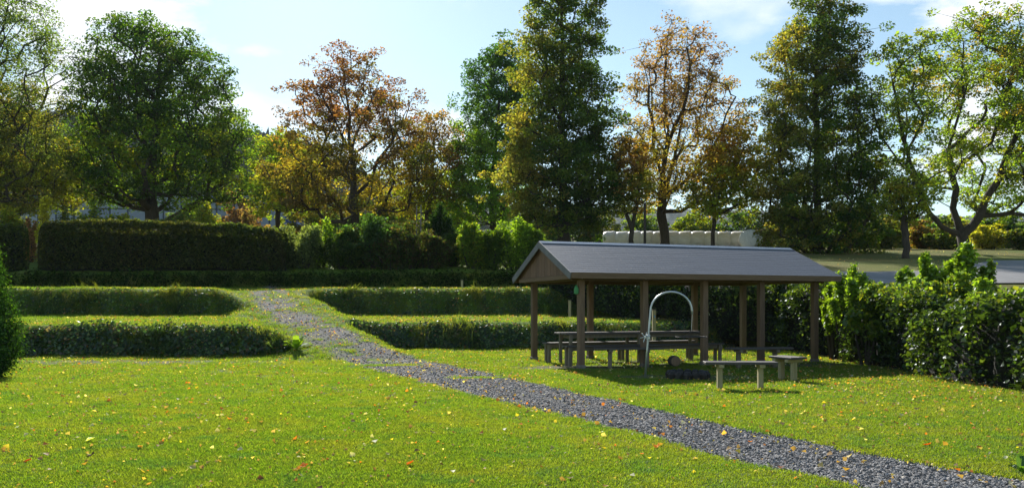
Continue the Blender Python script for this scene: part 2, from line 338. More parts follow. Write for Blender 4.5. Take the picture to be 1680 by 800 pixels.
def hmesh(x, y):
    "height of the ground mesh itself (bilinear between its grid points)"
    x = np.asarray(x, float); y = np.asarray(y, float)
    i = np.clip(np.searchsorted(xs, x)-1, 0, nx-2); j = np.clip(np.searchsorted(ys, y)-1, 0, ny-2)
    u = (x-xs[i])/(xs[i+1]-xs[i]); v = (y-ys[j])/(ys[j+1]-ys[j])
    return (ZZ[j, i]*(1-u)+ZZ[j, i+1]*u)*(1-v)+(ZZ[j+1, i]*(1-u)+ZZ[j+1, i+1]*u)*v

# road beyond the hedge
rx = np.arange(8.5, 90, .6); rv = np.linspace(0, 1, 14)
lo = 26.2+.02*(rx-9); hi = 29.9+sm(15, 24, rx)*7.0+.03*(rx-9)
RX = np.repeat(rx[None], 14, 0); RY = lo[None]*(1-rv[:, None])+hi[None]*rv[:, None]; RZ = hmesh(RX, RY)+.05
idr = np.arange(RX.size).reshape(RX.shape); fr = np.stack([idr[:-1, :-1], idr[:-1, 1:], idr[1:, 1:], idr[1:, :-1]], -1).reshape(-1, 4)
rm = raw_mesh('road', np.stack([RX, RY, RZ], -1).reshape(-1, 3), fr, M['asphalt'], smooth=True)
tag(link('road', rm), 'grey asphalt road beyond the hedge', kind='structure')

# far hills
def hill(name, ctrl, Y, depth, base, label, seed, bump):
    r = np.random.default_rng(seed); x = np.linspace(ctrl[0][0], ctrl[-1][0], 220)
    top = np.interp(x, [c[0] for c in ctrl], [c[1] for c in ctrl]); v = np.linspace(0, 1, 40)
    X = np.repeat(x[None], 40, 0); Yg = Y+depth*v[:, None]+0*X; prof = np.sin(np.minimum(v*1.15, 1)*math.pi/2)[:, None]
    Z = base+(top[None]-base)*prof + r.normal(size=X.shape)*bump*np.minimum(1, v[:, None]*6)
    X = X+r.normal(size=X.shape)*bump*.6
    ii = np.arange(X.size).reshape(X.shape); f = np.stack([ii[:-1, :-1], ii[:-1, 1:], ii[1:, 1:], ii[1:, :-1]], -1).reshape(-1, 4)
    tag(link(name, raw_mesh(name, np.stack([X, Yg, Z], -1).reshape(-1, 3), f, M['woodland'])), label, kind='structure')
def hx_(px, d): return (px-840)/F*d
def hz_(py, d): return EYE+(HOR-py)/F*d
hill('wooded_hill', [(hx_(-500, 420), hz_(190, 420)), (hx_(0, 420), hz_(178, 420)), (hx_(240, 420), hz_(190, 420)), (hx_(400, 420), hz_(212, 420)), (hx_(470, 420), hz_(222, 420)), (hx_(560, 420), hz_(265, 420)), (hx_(700, 420), hz_(330, 420)), (hx_(900, 420), hz_(375, 420))], 330, 120, 20, 'dark wooded hill rising behind the trees at the left', 3, 1.6)
hill('far_hills', [(hx_(300, 1900), hz_(350, 1900)), (hx_(800, 1900), hz_(345, 1900)), (hx_(1200, 1900), hz_(352, 1900)), (hx_(1450, 1900), hz_(358, 1900)), (hx_(1560, 1900), hz_(362, 1900)), (hx_(1700, 1900), hz_(352, 1900)), (hx_(2400, 1900), hz_(330, 1900))], 1500, 400, 25, 'blue far hills behind the road and the field', 5, 3)

# ------------------------------------------------------------------ trees
def grow_tree(name, label, d, rows, nclump, nleaf, clump_r, lsize, pal_hi, pal_lo, base_px, trunk_r, stems=None, leader=.85,
              depth=.85, group=None, cat='tree', droop=.2, shell=.55, twigs=4, up=.5, leafmat='leaf', flatz=.62, lit_side_pal=None, split=.5, holes=()):
    rows = sorted(rows, key=lambda r: -r[0])          # bottom row first
    zt = np.array([hz_(r[0], d) for r in rows]); cx = np.array([hx_((r[1]+r[2])/2, d) for r in rows]); hw = np.array([(r[2]-r[1])/2/F*d for r in rows])
    bx = hx_(base_px, d); bz = hz(bx, d)-.15; base = np.array([bx, d, bz]); ztop, zlow = zt[-1], zt[0]
    # clump centres inside the crown, favouring its outer shell
    cl = []; tries = 0; mind = clump_r*1.0
    zz = np.linspace(zlow, ztop, 60); hwz = np.interp(zz, zt, hw); pz = np.maximum(hwz, .3)**1.6; pz /= pz.sum()
    while len(cl) < nclump and tries < nclump*30:
        tries += 1
        z = zz[rng.choice(60, p=pz)]+rng.uniform(-.5, .5)*(zz[1]-zz[0]); w = np.interp(z, zt, hw); c = np.interp(z, zt, cx)
        a = rng.uniform(0, 2*math.pi); r = rng.uniform(shell**2, 1)**.5 if rng.random() < .75 else rng.uniform(0, 1)**.5
        rr = max(w-clump_r*.55, w*.35)*r*(1+.10*math.sin(3*a+z*1.7)); p = np.array([c+rr*math.cos(a), d+rr*depth*math.sin(a), z])
        if any(((p[0]-hx_(h[0], d))/(h[2]/F*d))**2+((p[2]-hz_(h[1], d))/(h[3]/F*d))**2 < 1 for h in holes): continue
        md = mind*(1-.4*tries/(nclump*30))
        if cl and np.min(np.linalg.norm(np.array(cl)-p, axis=1)) < md: continue
        cl.append(p)
    cl = np.array(cl)
    pos = [base]; par = [-1]
    def add(p, j): pos.append(np.array(p, float)); par.append(j); return len(pos)-1
    if stems:
        for st in stems:                                # explicit limbs: list of (px, py, dy)
            j0 = 0
            if st[0] == 'from':
                q = np.array([hx_(st[1], d), d, hz_(st[2], d)]); j0 = int(np.argmin([np.linalg.norm(p-q) for p in pos])); st = st[3:]
            for (px, py, dy) in st:
                q = np.array([hx_(px, d), d+dy, hz_(py, d)]); a = pos[j0]; m = (a+q)/2+rng.normal(size=3)*.04*np.linalg.norm(q-a)
                j0 = add(m, j0); j0 = add(q, j0)
    else:
        zl = zlow+(ztop-zlow)*leader; nseg = 10; j = 0
        for k in range(1, nseg+1):
            t = k/nseg; z = bz+(zl-bz)*t; c = np.interp(z, zt, cx) if z > zlow else bx+(np.interp(zlow, zt, cx)-bx)*max(0, (z-bz)/(zlow-bz+1e-6))*.5
            c = bx*(1-t)+c*t; j = add((c+rng.normal()*.04, d+rng.normal()*.04, z), j)
    plen = [0.]
    for k in range(1, len(pos)): plen.append(plen[par[k]]+np.linalg.norm(pos[k]-pos[par[k]]))
    order = np.argsort(np.linalg.norm(cl-base, axis=1)); tipnode = []
    for ci in order:
        c = cl[ci]; Pn = np.array(pos); dd = np.linalg.norm(Pn-c, axis=1); hd = np.hypot(Pn[:, 0]-c[0], Pn[:, 1]-c[1])
        above = np.maximum(0, Pn[:, 2]-c[2]+split*hd); low = (Pn[:, 2] < min(zlow, bz+(zlow-bz)*.8))*50.
        if stems: low = low*0+(np.arange(len(Pn)) == 0)*50.
        cost = dd+.22*np.array(plen)+1.1*above+low; j = int(np.argmin(cost)); a = Pn[j]; n = max(2, int(dd[j]/1.1)); bend = rng.normal(size=3)*.07*dd[j]
        jj = j
        for k in range(1, n+1):
            t = k/n; p = a+(c-a)*t+bend*math.sin(math.pi*t); p[2] += .10*hd[j]*math.sin(math.pi*t)*(-1 if droop < .5 else 1)
            jj = add(p, jj); plen.append(plen[par[jj]]+np.linalg.norm(pos[jj]-pos[par[jj]]))
        tipnode.append(jj)
    nn = len(pos); cnt = np.zeros(nn); 
    for t in tipnode: cnt[t] += 1
    if stems:
        for k in range(nn):
            if cnt[k] == 0 and k not in par: cnt[k] += 1
    for k in range(nn-1, 0, -1): cnt[par[k]] += cnt[k]
    rad = np.maximum(trunk_r*(np.maximum(cnt, .6)/max(cnt[0], 1))**.47, .018); rad[0] = trunk_r*1.35
    child = [[] for _ in range(nn)]
    for k in range(1, nn): child[par[k]].append(k)
    mb = MB(); todo = [(0, None)]
    while todo:
        k, frm = todo.pop(); ch = [] if frm is None else [frm]; ch.append(k)
        while child[k]:
            cs = sorted(child[k], key=lambda q: -cnt[q])
            for o in cs[1:]: todo.append((o, k))
            k = cs[0]; ch.append(k)
        r = [rad[q] for q in ch]
        if frm is not None: r[0] = min(rad[frm], rad[ch[1]]*1.25)
        mb.tube([pos[q] for q in ch], r, 8 if r[0] > .12 else 5)
    tips = []
    for ci, c in enumerate(cl):
        for _ in range(twigs):
            e = c+rng.normal(size=3)*clump_r*np.array([.75, .75, .5]); m = (c+e)/2+rng.normal(size=3)*.08*clump_r
            mb.tube([c, m, e], [.02, .014, .006], 3, False); tips.append(e)
    root = empty(name, base, label=label, cat=cat, group=group)
    mb.v = [tuple(np.array(v)-base) for v in mb.v]; mb.build('trunk', M['bark'], root, True)
    # leaves in sprays about each clump, nearly all of them on small sub-clumps so the crown keeps holes
    N_ = nleaf; tip = np.array(tips) if tips else cl; tcl = np.repeat(np.arange(len(cl)), twigs) if tips else np.arange(len(cl))
    pick = rng.integers(0, len(tip), N_); cid = tcl[pick]
    g_ = rng.normal(size=(N_, 3)); g_ *= np.minimum(1, 1.5/np.linalg.norm(g_, axis=1, keepdims=True)); C = tip[pick]+g_*clump_r*np.array([.34, .34, .34*flatz])
    k = rng.random(N_) < .22; C[k] = cl[cid[k]]+g_[k]*clump_r*np.array([.5, .5, .45*flatz])
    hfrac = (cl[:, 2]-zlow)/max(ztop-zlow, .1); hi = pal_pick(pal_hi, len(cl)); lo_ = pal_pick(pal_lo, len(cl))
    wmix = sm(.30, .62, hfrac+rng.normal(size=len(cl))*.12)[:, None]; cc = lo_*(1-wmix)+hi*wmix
    if lit_side_pal is not None:
        w = np.interp(cl[:, 2], zt, hw); sfrac = (cl[:, 0]-np.interp(cl[:, 2], zt, cx))/w; sw = sm(-.15, -.65, sfrac+rng.normal(size=len(cl))*.2)[:, None]; cc = cc*(1-sw)+pal_pick(lit_side_pal, len(cl))*sw
    colr = 1.25*cc[cid]*np.exp(rng.normal(size=(N_, 1))*.28)*np.exp(rng.normal(size=(N_, 3))*.09)
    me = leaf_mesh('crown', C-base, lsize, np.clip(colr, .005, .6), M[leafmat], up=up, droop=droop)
    link('crown', me, root); return root

GREEN = [(3, (.045, .085, .012)), (2, (.06, .10, .015)), (1, (.09, .12, .02))]
DKGREEN = [(3, (.030, .060, .012)), (2, (.042, .075, .014)), (1, (.06, .085, .02))]
YG = [(3, (.12, .155, .018)), (2, (.17, .18, .02)), (1, (.10, .11, .02)), (.5, (.25, .19, .03))]
OLIVE = [(3, (.085, .10, .025)), (2, (.12, .125, .035)), (1, (.15, .125, .04))]
RED = [(3, (.115, .050, .036)), (2, (.085, .042, .030)), (1.2, (.15, .075, .04)), (.6, (.085, .07, .03))]
BROWNLO = [(3, (.085, .065, .022)), (2, (.13, .11, .022)), (1, (.08, .09, .02)), (1, (.19, .15, .025))]
RUST = [(3, (.155, .090, .058)), (2, (.12, .07, .048)), (1, (.18, .115, .06))]
GOLD = [(3, (.20, .145, .03)), (2, (.16, .125, .03)), (1, (.12, .115, .03)), (.6, (.22, .12, .035))]
GREYG = [(3, (.065, .098, .038)), (2, (.082, .115, .042)), (1, (.05, .078, .028))]

grow_tree('willow_tree', 'grey green fine leaved willow reaching up at the left edge of the photo', 60,
    [(335, -120, 110), (250, -150, 112), (180, -150, 120), (110, -140, 128), (50, -130, 122), (-10, -120, 60), (-70, -90, 10)], 190, 46000, 1.15, .15, GREYG, OLIVE, -40, .35, droop=1.4, shell=.3)
grow_tree('lime_tree', 'olive yellow lime crown low at the left edge, under the willow', 64,
    [(345, -90, 80), (300, -100, 108), (250, -100, 112), (205, -90, 100), (170, -70, 75), (150, -40, 50)], 130, 38000, 1.1, .16, GREYG+OLIVE, YG+OLIVE, 20, .3, leader=.7)
grow_tree('maple_tree', 'yellow leaved young maple between the olive lime and the broad dark maple', 72,
    [(335, 70, 150), (300, 62, 160), (260, 70, 155), (225, 85, 140)], 50, 9000, .95, .2, [(2, (.08, .12, .02)), (1, (.16, .15, .03))], YG, 105, .2)
grow_tree('maple_tree', 'broad dark green maple with a stout trunk behind the clipped hedge', 68,
    [(328, 150, 395), (305, 105, 412), (250, 112, 408), (200, 104, 412), (150, 120, 395), (110, 130, 375), (75, 150, 335), (45, 170, 295), (28, 195, 250)], 250, 90000, 1.25, .20, DKGREEN+GREEN[:1], DKGREEN+[(3, (.10, .15, .02)), (1, (.16, .17, .02))], 249, .62,  # glow of the lower branches put into yellow green leaf colours
    stems=[[(249, 345, 0), (247, 310, 0), (235, 240, .5), (222, 170, .5), (215, 100, 0)], ['from', 247, 310, (262, 240, -1), (268, 170, -1), (262, 90, 0)], ['from', 247, 310, (205, 270, 1), (160, 210, 1.5)], ['from', 247, 310, (295, 265, 1), (345, 200, 1.), (375, 170, 1)], ['from', 247, 310, (240, 230, 3), (250, 150, 4)]], leader=.7)
grow_tree('maple_tree', 'red brown autumn maple with open crown and dark limbs, left of the green trees', 68,
    [(345, 475, 690), (300, 420, 720), (250, 450, 725), (200, 466, 700), (160, 462, 685), (125, 478, 658), (95, 495, 635), (75, 530, 605), (58, 548, 575)], 200, 46000, 1.0, .185, RED, BROWNLO, 583, .42,
    stems=[[(583, 350, 0), (580, 300, 0), (576, 250, 0), (572, 190, .5), (560, 110, 1), (556, 75, 1)], ['from', 580, 300, (545, 275, 1), (505, 262, 1.5), (470, 250, 2)], ['from', 576, 250, (600, 200, -1), (628, 140, -1.5)], ['from', 576, 250, (548, 190, -1), (515, 140, -2)], ['from', 583, 335, (612, 300, -1), (650, 240, -2), (672, 190, -2)], ['from', 572, 190, (590, 140, 2), (596, 90, 2)]], shell=.4, split=.3, holes=[(625, 240, 28, 18), (655, 130, 25, 25), (490, 90, 25, 40), (600, 60, 14, 30)])
grow_tree('maple_tree', 'smaller brown autumn maple filling in between the red one and the green one', 74,
    [(340, 640, 780), (290, 645, 785), (240, 660, 765), (205, 680, 758), (190, 705, 748)], 80, 18000, 1.15, .21, [(3, (.10, .07, .03)), (1, (.14, .08, .035)), (1, (.09, .1, .03))], YG, 700, .25)
grow_tree('lime_tree', 'low yellow green lime between the maple and the red brown tree', 80,
    [(340, 400, 520), (300, 405, 525), (260, 415, 520), (230, 430, 500), (222, 445, 480)], 70, 14000, 1.2, .26, YG, YG, 455, .25)
grow_tree('horse_chestnut_tree', 'mid green rounded tree half hidden by the tall dark one, bright below', 72,
    [(365, 720, 850), (330, 722, 870), (270, 738, 880), (210, 752, 885), (160, 755, 885), (120, 765, 880), (90, 785, 870), (72, 815, 860)], 190, 56000, 1.05, .19, [(3, (.03, .07, .016)), (1, (.05, .095, .02))], [(3, (.09, .17, .018)), (2, (.13, .19, .02))], 812, .3, leader=.7)
LIT_SIDE = [(3, (.13, .13, .035)), (2, (.17, .15, .04)), (1, (.10, .115, .03))]  # sunlit left side of the tall limes, put into paler olive leaf colours
grow_tree('lime_tree', 'tall narrow dark green lime with drooping sprays, the tallest, left of the bales', 56,
    [(372, 850, 990), (340, 832, 1020), (290, 815, 1028), (240, 818, 1018), (190, 828, 1012), (140, 838, 1006), (100, 838, 998), (60, 848, 996), (20, 856, 988), (-30, 868, 975), (-80, 895, 950), (-120, 915, 932)], 250, 98000, 1.0, .16, [(3, (.040, .070, .018)), (2, (.052, .080, .02)), (.7, (.085, .09, .025))], DKGREEN+[(2.5, (.08, .11, .02))], 925, .38, leader=.95, droop=1.2, lit_side_pal=LIT_SIDE, shell=.6)
grow_tree('maple_tree', 'sparse orange autumn maple with many thin ascending limbs above the pale bales', 60,
    [(330, 1030, 1200), (290, 1012, 1225), (240, 1012, 1228), (190, 1018, 1222), (150, 1025, 1212), (110, 1030, 1200), (75, 1050, 1188), (48, 1065, 1145), (24, 1085, 1118)], 210, 30000, .8, .155, RUST, GOLD, 1090, .36,
    stems=[[(1090, 380, 0), (1087, 325, 0), (1092, 250, 0), (1092, 170, .5), (1095, 90, .5), (1098, 45, 0)], ['from', 1087, 325, (1068, 250, -1), (1058, 180, -1.5), (1052, 120, -1.5)], ['from', 1087, 325, (1110, 260, 1), (1128, 180, 1.5), (1138, 110, 1.5)], ['from', 1087, 325, (1135, 285, -1), (1170, 230, -2), (1195, 170, -2)], ['from', 1087, 325, (1050, 290, 1), (1028, 235, 2)], ['from', 1092, 250, (1112, 190, -2), (1120, 120, -2.5), (1118, 70, -2)], ['from', 1092, 250, (1078, 180, 2), (1072, 100, 2)]], shell=.25, split=.2, twigs=6)
grow_tree('cherry_tree', 'small forked tree with brown leaves in front of the bales left end', 55,
    [(345, 1000, 1070), (300, 995, 1075), (255, 1000, 1065), (225, 1010, 1050)], 45, 7000, .7, .18, [(3, (.17, .11, .04)), (1, (.12, .11, .03))], [(3, (.12, .13, .03)), (1, (.18, .12, .04))], 1037, .17,
    stems=[[(1037, 375, 0), (1022, 330, 0), (1012, 280, 0)], ['from', 1037, 375, (1046, 330, 0), (1050, 280, 0)]])
grow_tree('maple_tree', 'slim gold leaved young maple in front of the bales at their middle', 57,
    [(345, 1125, 1240), (310, 1120, 1255), (270, 1135, 1262), (235, 1160, 1250), (205, 1190, 1240)], 75, 12000, .85, .2, GOLD, YG, 1170, .15, leader=.6)
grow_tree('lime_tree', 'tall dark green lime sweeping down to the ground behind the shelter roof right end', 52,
    [(425, 1262, 1435), (380, 1250, 1452), (330, 1240, 1462), (280, 1240, 1452), (230, 1242, 1440), (180, 1248, 1432), (130, 1255, 1425), (80, 1262, 1418), (40, 1275, 1408), (0, 1300, 1392), (-35, 1325, 1370)], 260, 98000, .92, .155, [(3, (.042, .068, .02)), (2, (.058, .078, .022)), (.8, (.10, .09, .03))], DKGREEN+[(2.5, (.08, .10, .02))], 1340, .38, leader=.95, droop=1.2, lit_side_pal=LIT_SIDE, shell=.6)
grow_tree('maple_tree', 'wide yellow green maple whose dark limbs fork low beside the road', 50,
    [(350, 1600, 1720), (320, 1520, 1790), (270, 1440, 1800), (220, 1432, 1800), (170, 1430, 1790), (120, 1432, 1780), (80, 1450, 1770), (50, 1530, 1750), (22, 1560, 1700)], 250, 62000, .8, .155, [(3, (.085, .125, .022)), (2, (.11, .14, .025)), (1, (.18, .14, .035))], [(3, (.11, .16, .025)), (1.5, (.16, .18, .03))], 1580, .37,
    stems=[[(1578, 385, 0), (1545, 372, 0), (1525, 350, 0), (1505, 300, -.3), (1478, 235, -.5), (1466, 170, -.5), (1458, 100, 0)], ['from', 1505, 300, (1470, 245, .6), (1448, 200, .8), (1440, 130, 1)], ['from', 1580, 392, (1572, 340, .6), (1572, 280, .8), (1582, 200, 1), (1592, 110, 1), (1596, 60, 1)],
           ['from', 1580, 392, (1600, 355, -.5), (1622, 300, -1), (1650, 230, -1), (1670, 150, -1)], ['from', 1572, 280, (1610, 240, -1), (1630, 170, -1.5), (1650, 90, -1)], ['from', 1572, 330, (1540, 325, .4), (1515, 322, .6)], ['from', 1622, 300, (1680, 262, 1), (1730, 210, 1)], ['from', 1478, 235, (1500, 180, 1), (1515, 110, 1)]], shell=.2, split=.2, twigs=5, holes=[(1545, 150, 22, 110), (1568, 220, 26, 60), (1590, 300, 40, 22), (1500, 250, 18, 40), (1655, 40, 25, 25)])
grow_tree('maple_tree', 'slim straight trunked tree with yellow green crown on the road verge', 44,
    [(352, 1442, 1525), (330, 1438, 1532), (305, 1446, 1528), (285, 1462, 1512)], 40, 5000, .6, .15, YG, YG, 1486, .19, leader=.5)

# belt of smaller trees far behind
kf = 0
BELT = [('wide olive', OLIVE, 1590, 372, 60), ('broad grey green', GREYG, 1680, 366, 70), ('tall grey green', GREYG, 1400, 350, 70), ('dull olive', OLIVE, 1560, 366, 50), ('darker green', DKGREEN, 1640, 358, 40), ('loose olive', OLIVE, 1300, 350, 60), ('ragged green', GREEN, 885, 330, 60), ('faded green', GREYG, 940, 340, 60), ('pale olive', OLIVE, 505, 320, 60), ('dull green', GREYG, 560, 330, 55), ('dark green', DKGREEN, 625, 322, 60), ('yellowish', YG, 665, 335, 50), ('deep green', DKGREEN, 735, 315, 60), ('brownish', RUST, 395, 322, 50),
        ('olive brown', OLIVE, 985, 345, 55), ('grey green', GREYG, 1060, 352, 60), ('light green', YG, 1135, 350, 55), ('dusky green', DKGREEN, 1220, 342, 70), ('yellow olive', OLIVE, 1455, 362, 60), ('mossy green', GREYG, 1530, 358, 58), ('bright yellow', [(3, (.26, .24, .03)), (1, (.16, .19, .03))], 1622, 372, 44), ('russet', RUST, 1500, 370, 26), ('soft green', GREYG, 320, 330, 60)]
for (word, pal, px, top, wd) in BELT:
    d = 92 if px < 1300 else 68; zb = (height(hx_(px, d), d)); pyb = HOR-(float(zb)-EYE)*F/d
    grow_tree('bush', f'{word} bush far off {"left of the red brown maple" if px < 450 else "across the meadow under the crowns" if px < 800 else "behind the bales" if px < 1300 else "beyond the road"}', d,
        [(pyb-2, px-wd*.62, px+wd*.62), (pyb*.75+top*.25, px-wd*.8, px+wd*.8), ((pyb+top)/2, px-wd*.72, px+wd*.72), (top+8, px-wd*.4, px+wd*.4), (top, px-wd*.2, px+wd*.2)], 34, 5200, .9, .3, pal, pal, px, .12, cat='bush', twigs=3, shell=.5, leader=.6, group='bushes far behind the trees')

# ------------------------------------------------------------------ hedges and shrubs
def resample(pts, step):
    a = np.array(pts, float); s = np.r_[0, np.cumsum(np.linalg.norm(np.diff(a[:, :2], axis=0), axis=1))]; t = np.arange(0, s[-1]+step*.5, step)
    return np.stack([np.interp(t, s, a[:, i]) for i in range(a.shape[1])], 1)
def hedge(name, label, pts, nleaf, lsize, palf, mat, rough=.16, core=True, up=.3):
    "pts: x, y, top z, half thickness"
    q = resample(pts, .25); n = len(q); t = np.gradient(q[:, :2], axis=0); t /= np.linalg.norm(t, axis=1, keepdims=True); nrm = np.stack([-t[:, 1], t[:, 0]], 1)
    zb = hmesh(q[:, 0], q[:, 1]); base = np.array([q[n//2, 0], q[n//2, 1], zb[n//2]])
    root = empty(name, base, label=label, cat='hedge')
    def section(u, s):      # u index float, s in 0..1 round the section from foot to foot
        a = s*math.pi; cx = np.cos(a); sz = np.sin(a); ex = np.sign(cx)*np.abs(cx)**.35; ez = np.abs(sz)**.4; return ex, ez
    endf = lambda uu: np.clip(np.minimum(uu, n-1-uu)*.25/.45, .03, 1)**.5
    rings = []; m = 13
    for k in range(n):
        r = []
        for j in range(m):
            ex, ez = section(k, j/(m-1)); w = q[k, 3]*.62*(1+.12*rng.normal())*endf(k)*(.3 if min(k, n-1-k) < 2 else 1); h = (q[k, 2]-zb[k])*(.88+.04*rng.normal())*endf(k)*(.5 if min(k, n-1-k) < 2 else 1)
            r.append((q[k, 0]+nrm[k, 0]*ex*w-base[0], q[k, 1]+nrm[k, 1]*ex*w-base[1], zb[k]-.05+h*ez-base[2]))
        rings.append(r)
    mb = MB(); mb.quad_block(rings); mb.build('twigs', M['twig'], root)  # solid dark core for the dense twigs, put in to block light
    # stems at the foot
    u = rng.uniform(0, n-1.001, nleaf); zz_ = rng.uniform(.0, 1., nleaf)**.9; sd_ = np.arcsin(np.clip(zz_, 0, 1)**2.5)/math.pi; s = np.where(rng.random(nleaf) < .72, np.where(rng.random(nleaf) < .7, 1-sd_, sd_) if True else 0, rng.uniform(.1, .9, nleaf)); i = u.astype(int); fr_ = u-i
    ex, ez = section(u, s); Q = q[i]*(1-fr_)[:, None]+q[i+1]*fr_[:, None]; NN = nrm[i]; zbb = zb[i]
    ww = .5+.5*wob(u*.35, s*7); dep = .80+.24*rng.random(nleaf)**.6+rough*(wob(u*.42+1, s*8)*1.1+.25*rng.normal(size=nleaf))
    hh = (Q[:, 2]-zbb); ef = endf(u); dep = dep*ef; hh = hh*ef**.35; C = np.stack([Q[:, 0]+NN[:, 0]*ex*Q[:, 3]*dep, Q[:, 1]+NN[:, 1]*ex*Q[:, 3]*dep, zbb+.04+hh*ez*(.92+.1*dep*rng.random(nleaf)+.03*wob(u*.8, s)+rough*.35*wob(u*.33+2, 0*u))], 1)
    cc = palf(C, u, s); cc = cc*np.exp(rng.normal(size=(nleaf, 1))*.3)
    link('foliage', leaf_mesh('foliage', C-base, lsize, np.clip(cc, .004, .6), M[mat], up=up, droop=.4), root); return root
def palmix(a, b, f): 
    def g(C, u, s):
        n = len(C); w = f(C, u, s)+rng.normal(size=n)*.15; A = pal_pick(a, n); B = pal_pick(b, n); w = np.clip(w, 0, 1)[:, None]; return A*(1-w)+B*w
    return g
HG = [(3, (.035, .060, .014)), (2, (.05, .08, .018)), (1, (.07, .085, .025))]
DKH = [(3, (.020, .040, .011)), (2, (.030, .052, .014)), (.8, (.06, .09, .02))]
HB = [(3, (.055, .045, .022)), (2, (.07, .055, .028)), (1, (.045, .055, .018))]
def hp(px, py, d, th): return (hx_(px, d), d, hz_(py, d), th)
hedge('clipped_hedge', 'long clipped hornbeam hedge with a flat top, in shade above the left bank', [hp(66, 366, 36.6, .8), hp(150, 363, 36.8, .85), hp(300, 366, 36.9, .85), hp(400, 371, 36.9, .8), hp(470, 380, 36.6, .75)], 42000, .10, palmix(HG, HB, lambda C, u, s: .5+.4*wob(u*.1, s*2)), 'leaf', .06)
hedge('clipped_hedge', 'short dark hedge stub left of the gap with the path gate', [hp(-160, 372, 36.3, .8), hp(-20, 378, 36.3, .8), hp(30, 368, 36.3, .7), hp(44, 370, 36.3, .6)], 16000, .10, palmix(HG, HB, lambda C, u, s: .3), 'leaf', .12)
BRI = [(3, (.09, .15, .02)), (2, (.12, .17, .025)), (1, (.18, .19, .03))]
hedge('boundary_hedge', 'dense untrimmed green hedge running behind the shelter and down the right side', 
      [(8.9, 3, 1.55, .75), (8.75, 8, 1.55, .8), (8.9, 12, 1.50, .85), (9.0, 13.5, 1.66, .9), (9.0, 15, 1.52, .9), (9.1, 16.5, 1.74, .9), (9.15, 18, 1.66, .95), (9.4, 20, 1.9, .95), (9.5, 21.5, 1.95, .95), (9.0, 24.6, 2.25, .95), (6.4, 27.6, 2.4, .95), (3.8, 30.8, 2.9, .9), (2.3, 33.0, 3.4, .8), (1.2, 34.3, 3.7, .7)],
      100000, .085, palmix(DKH, BRI, lambda C, u, s: .0+.22*wob(C[:, 1]*.9, C[:, 2]*1.7)+.75*sm(1.30, 1.8, C[:, 2])*sm(26, 20, C[:, 1])), 'leaf_gloss', .34)  # backlit top painted with lighter leaves, the shaded face with darker ones

def shrub(name, label, px, py, d, wpx, hpx, n, lsize, pal, nst=7, mat='leaf', cat='shrub', group=None, dep=.8, ground=None, lean=0, tmin=.03):
    "a shrub of upright stems carrying sprays of leaves"
    w = wpx/F*d/2; h = hpx/F*d; x = hx_(px, d); zb = hz(x, d); top = hz_(py, d)
    h = max(h, top-zb); base = np.array([x, d, zb-.03]); root = empty(name, base, label=label, cat=cat, group=group); mb = MB(); C = []
    per = n//nst
    for k in range(nst):
        a = rng.uniform(0, 2*math.pi); r = rng.uniform(0, 1)**.6; ex = np.array([math.cos(a)*r*w+lean, math.sin(a)*r*w*dep, h*(1-.45*r*r)*rng.uniform(.85, 1.05)]); st = np.array([ex[0]*.25, ex[1]*.25, 0])
        mid = (st+ex)/2+np.array([ex[0]*.12, ex[1]*.12, 0]); mb.tube([st, mid, ex], [.02+.012*h, .012+.006*h, .005], 5)
        t = rng.beta(1.6, 1.1, per)*(1-tmin)+tmin; p = st*((1-t)**2)[:, None]+mid*(2*t*(1-t))[:, None]+ex*(t**2)[:, None]
        spread = np.array([w*.55, w*.55*dep, h*.07])*(1-.55*t)[:, None]*(1.6/math.sqrt(nst)+.25); C.append(p+rng.normal(size=(per, 3))*spread*.6)
    C = np.concatenate(C); C[:, 2] = np.maximum(C[:, 2], .04); mb.build('stems', M['bark'], root)
    cc = pal_pick(pal, len(C))*np.exp(rng.normal(size=(len(C), 1))*.3)
    link('foliage', leaf_mesh('foliage', C, lsize, np.clip(cc, .004, .6), M[mat], up=.4, droop=.3), root); return root
SILV = [(3, (.11, .14, .07)), (2, (.15, .18, .09)), (1, (.07, .1, .03))]
LG = [(3, (.12, .20, .022)), (2, (.16, .23, .028)), (1, (.09, .14, .02))]
shrub('shrub', 'silvery green shrub at the right end of the clipped hedge', 500, 378, 37.6, 90, 80, 9000, .10, SILV, 14)
shrub('shrub', 'light green upright shrub just right of the silvery one', 528, 368, 38.2, 46, 90, 4000, .11, LG, 8)
shrub('shrub', 'dark green dense shrub under the red brown maple', 612, 376, 38.2, 120, 90, 12000, .11, [(3, (.035, .075, .022)), (2, (.05, .09, .03))], 16)
shrub('shrub', 'dusky brown bramble thicket at the middle of the dark bank', 672, 392, 37.8, 110, 80, 9000, .10, HB+HG, 16)
shrub('juniper_shrub', 'tall narrow dark evergreen rising above the thicket', 722, 352, 40.1, 48, 110, 9000, .09, [(3, (.02, .045, .014)), (1, (.03, .06, .018))], 12, 'needle')
shrub('shrub', 'bright green leafy shrub left of the shelter gable', 772, 392, 37.6, 62, 80, 6500, .11, BRI, 12)
shrub('shrub', 'lime green leafy shrub nearest the shelter gable', 845, 384, 37.4, 90, 85, 9000, .11, LG, 14)
shrub('shrub', 'mixed green shrub between the two bright ones', 808, 402, 37.2, 60, 70, 6000, .10, GREEN, 10)
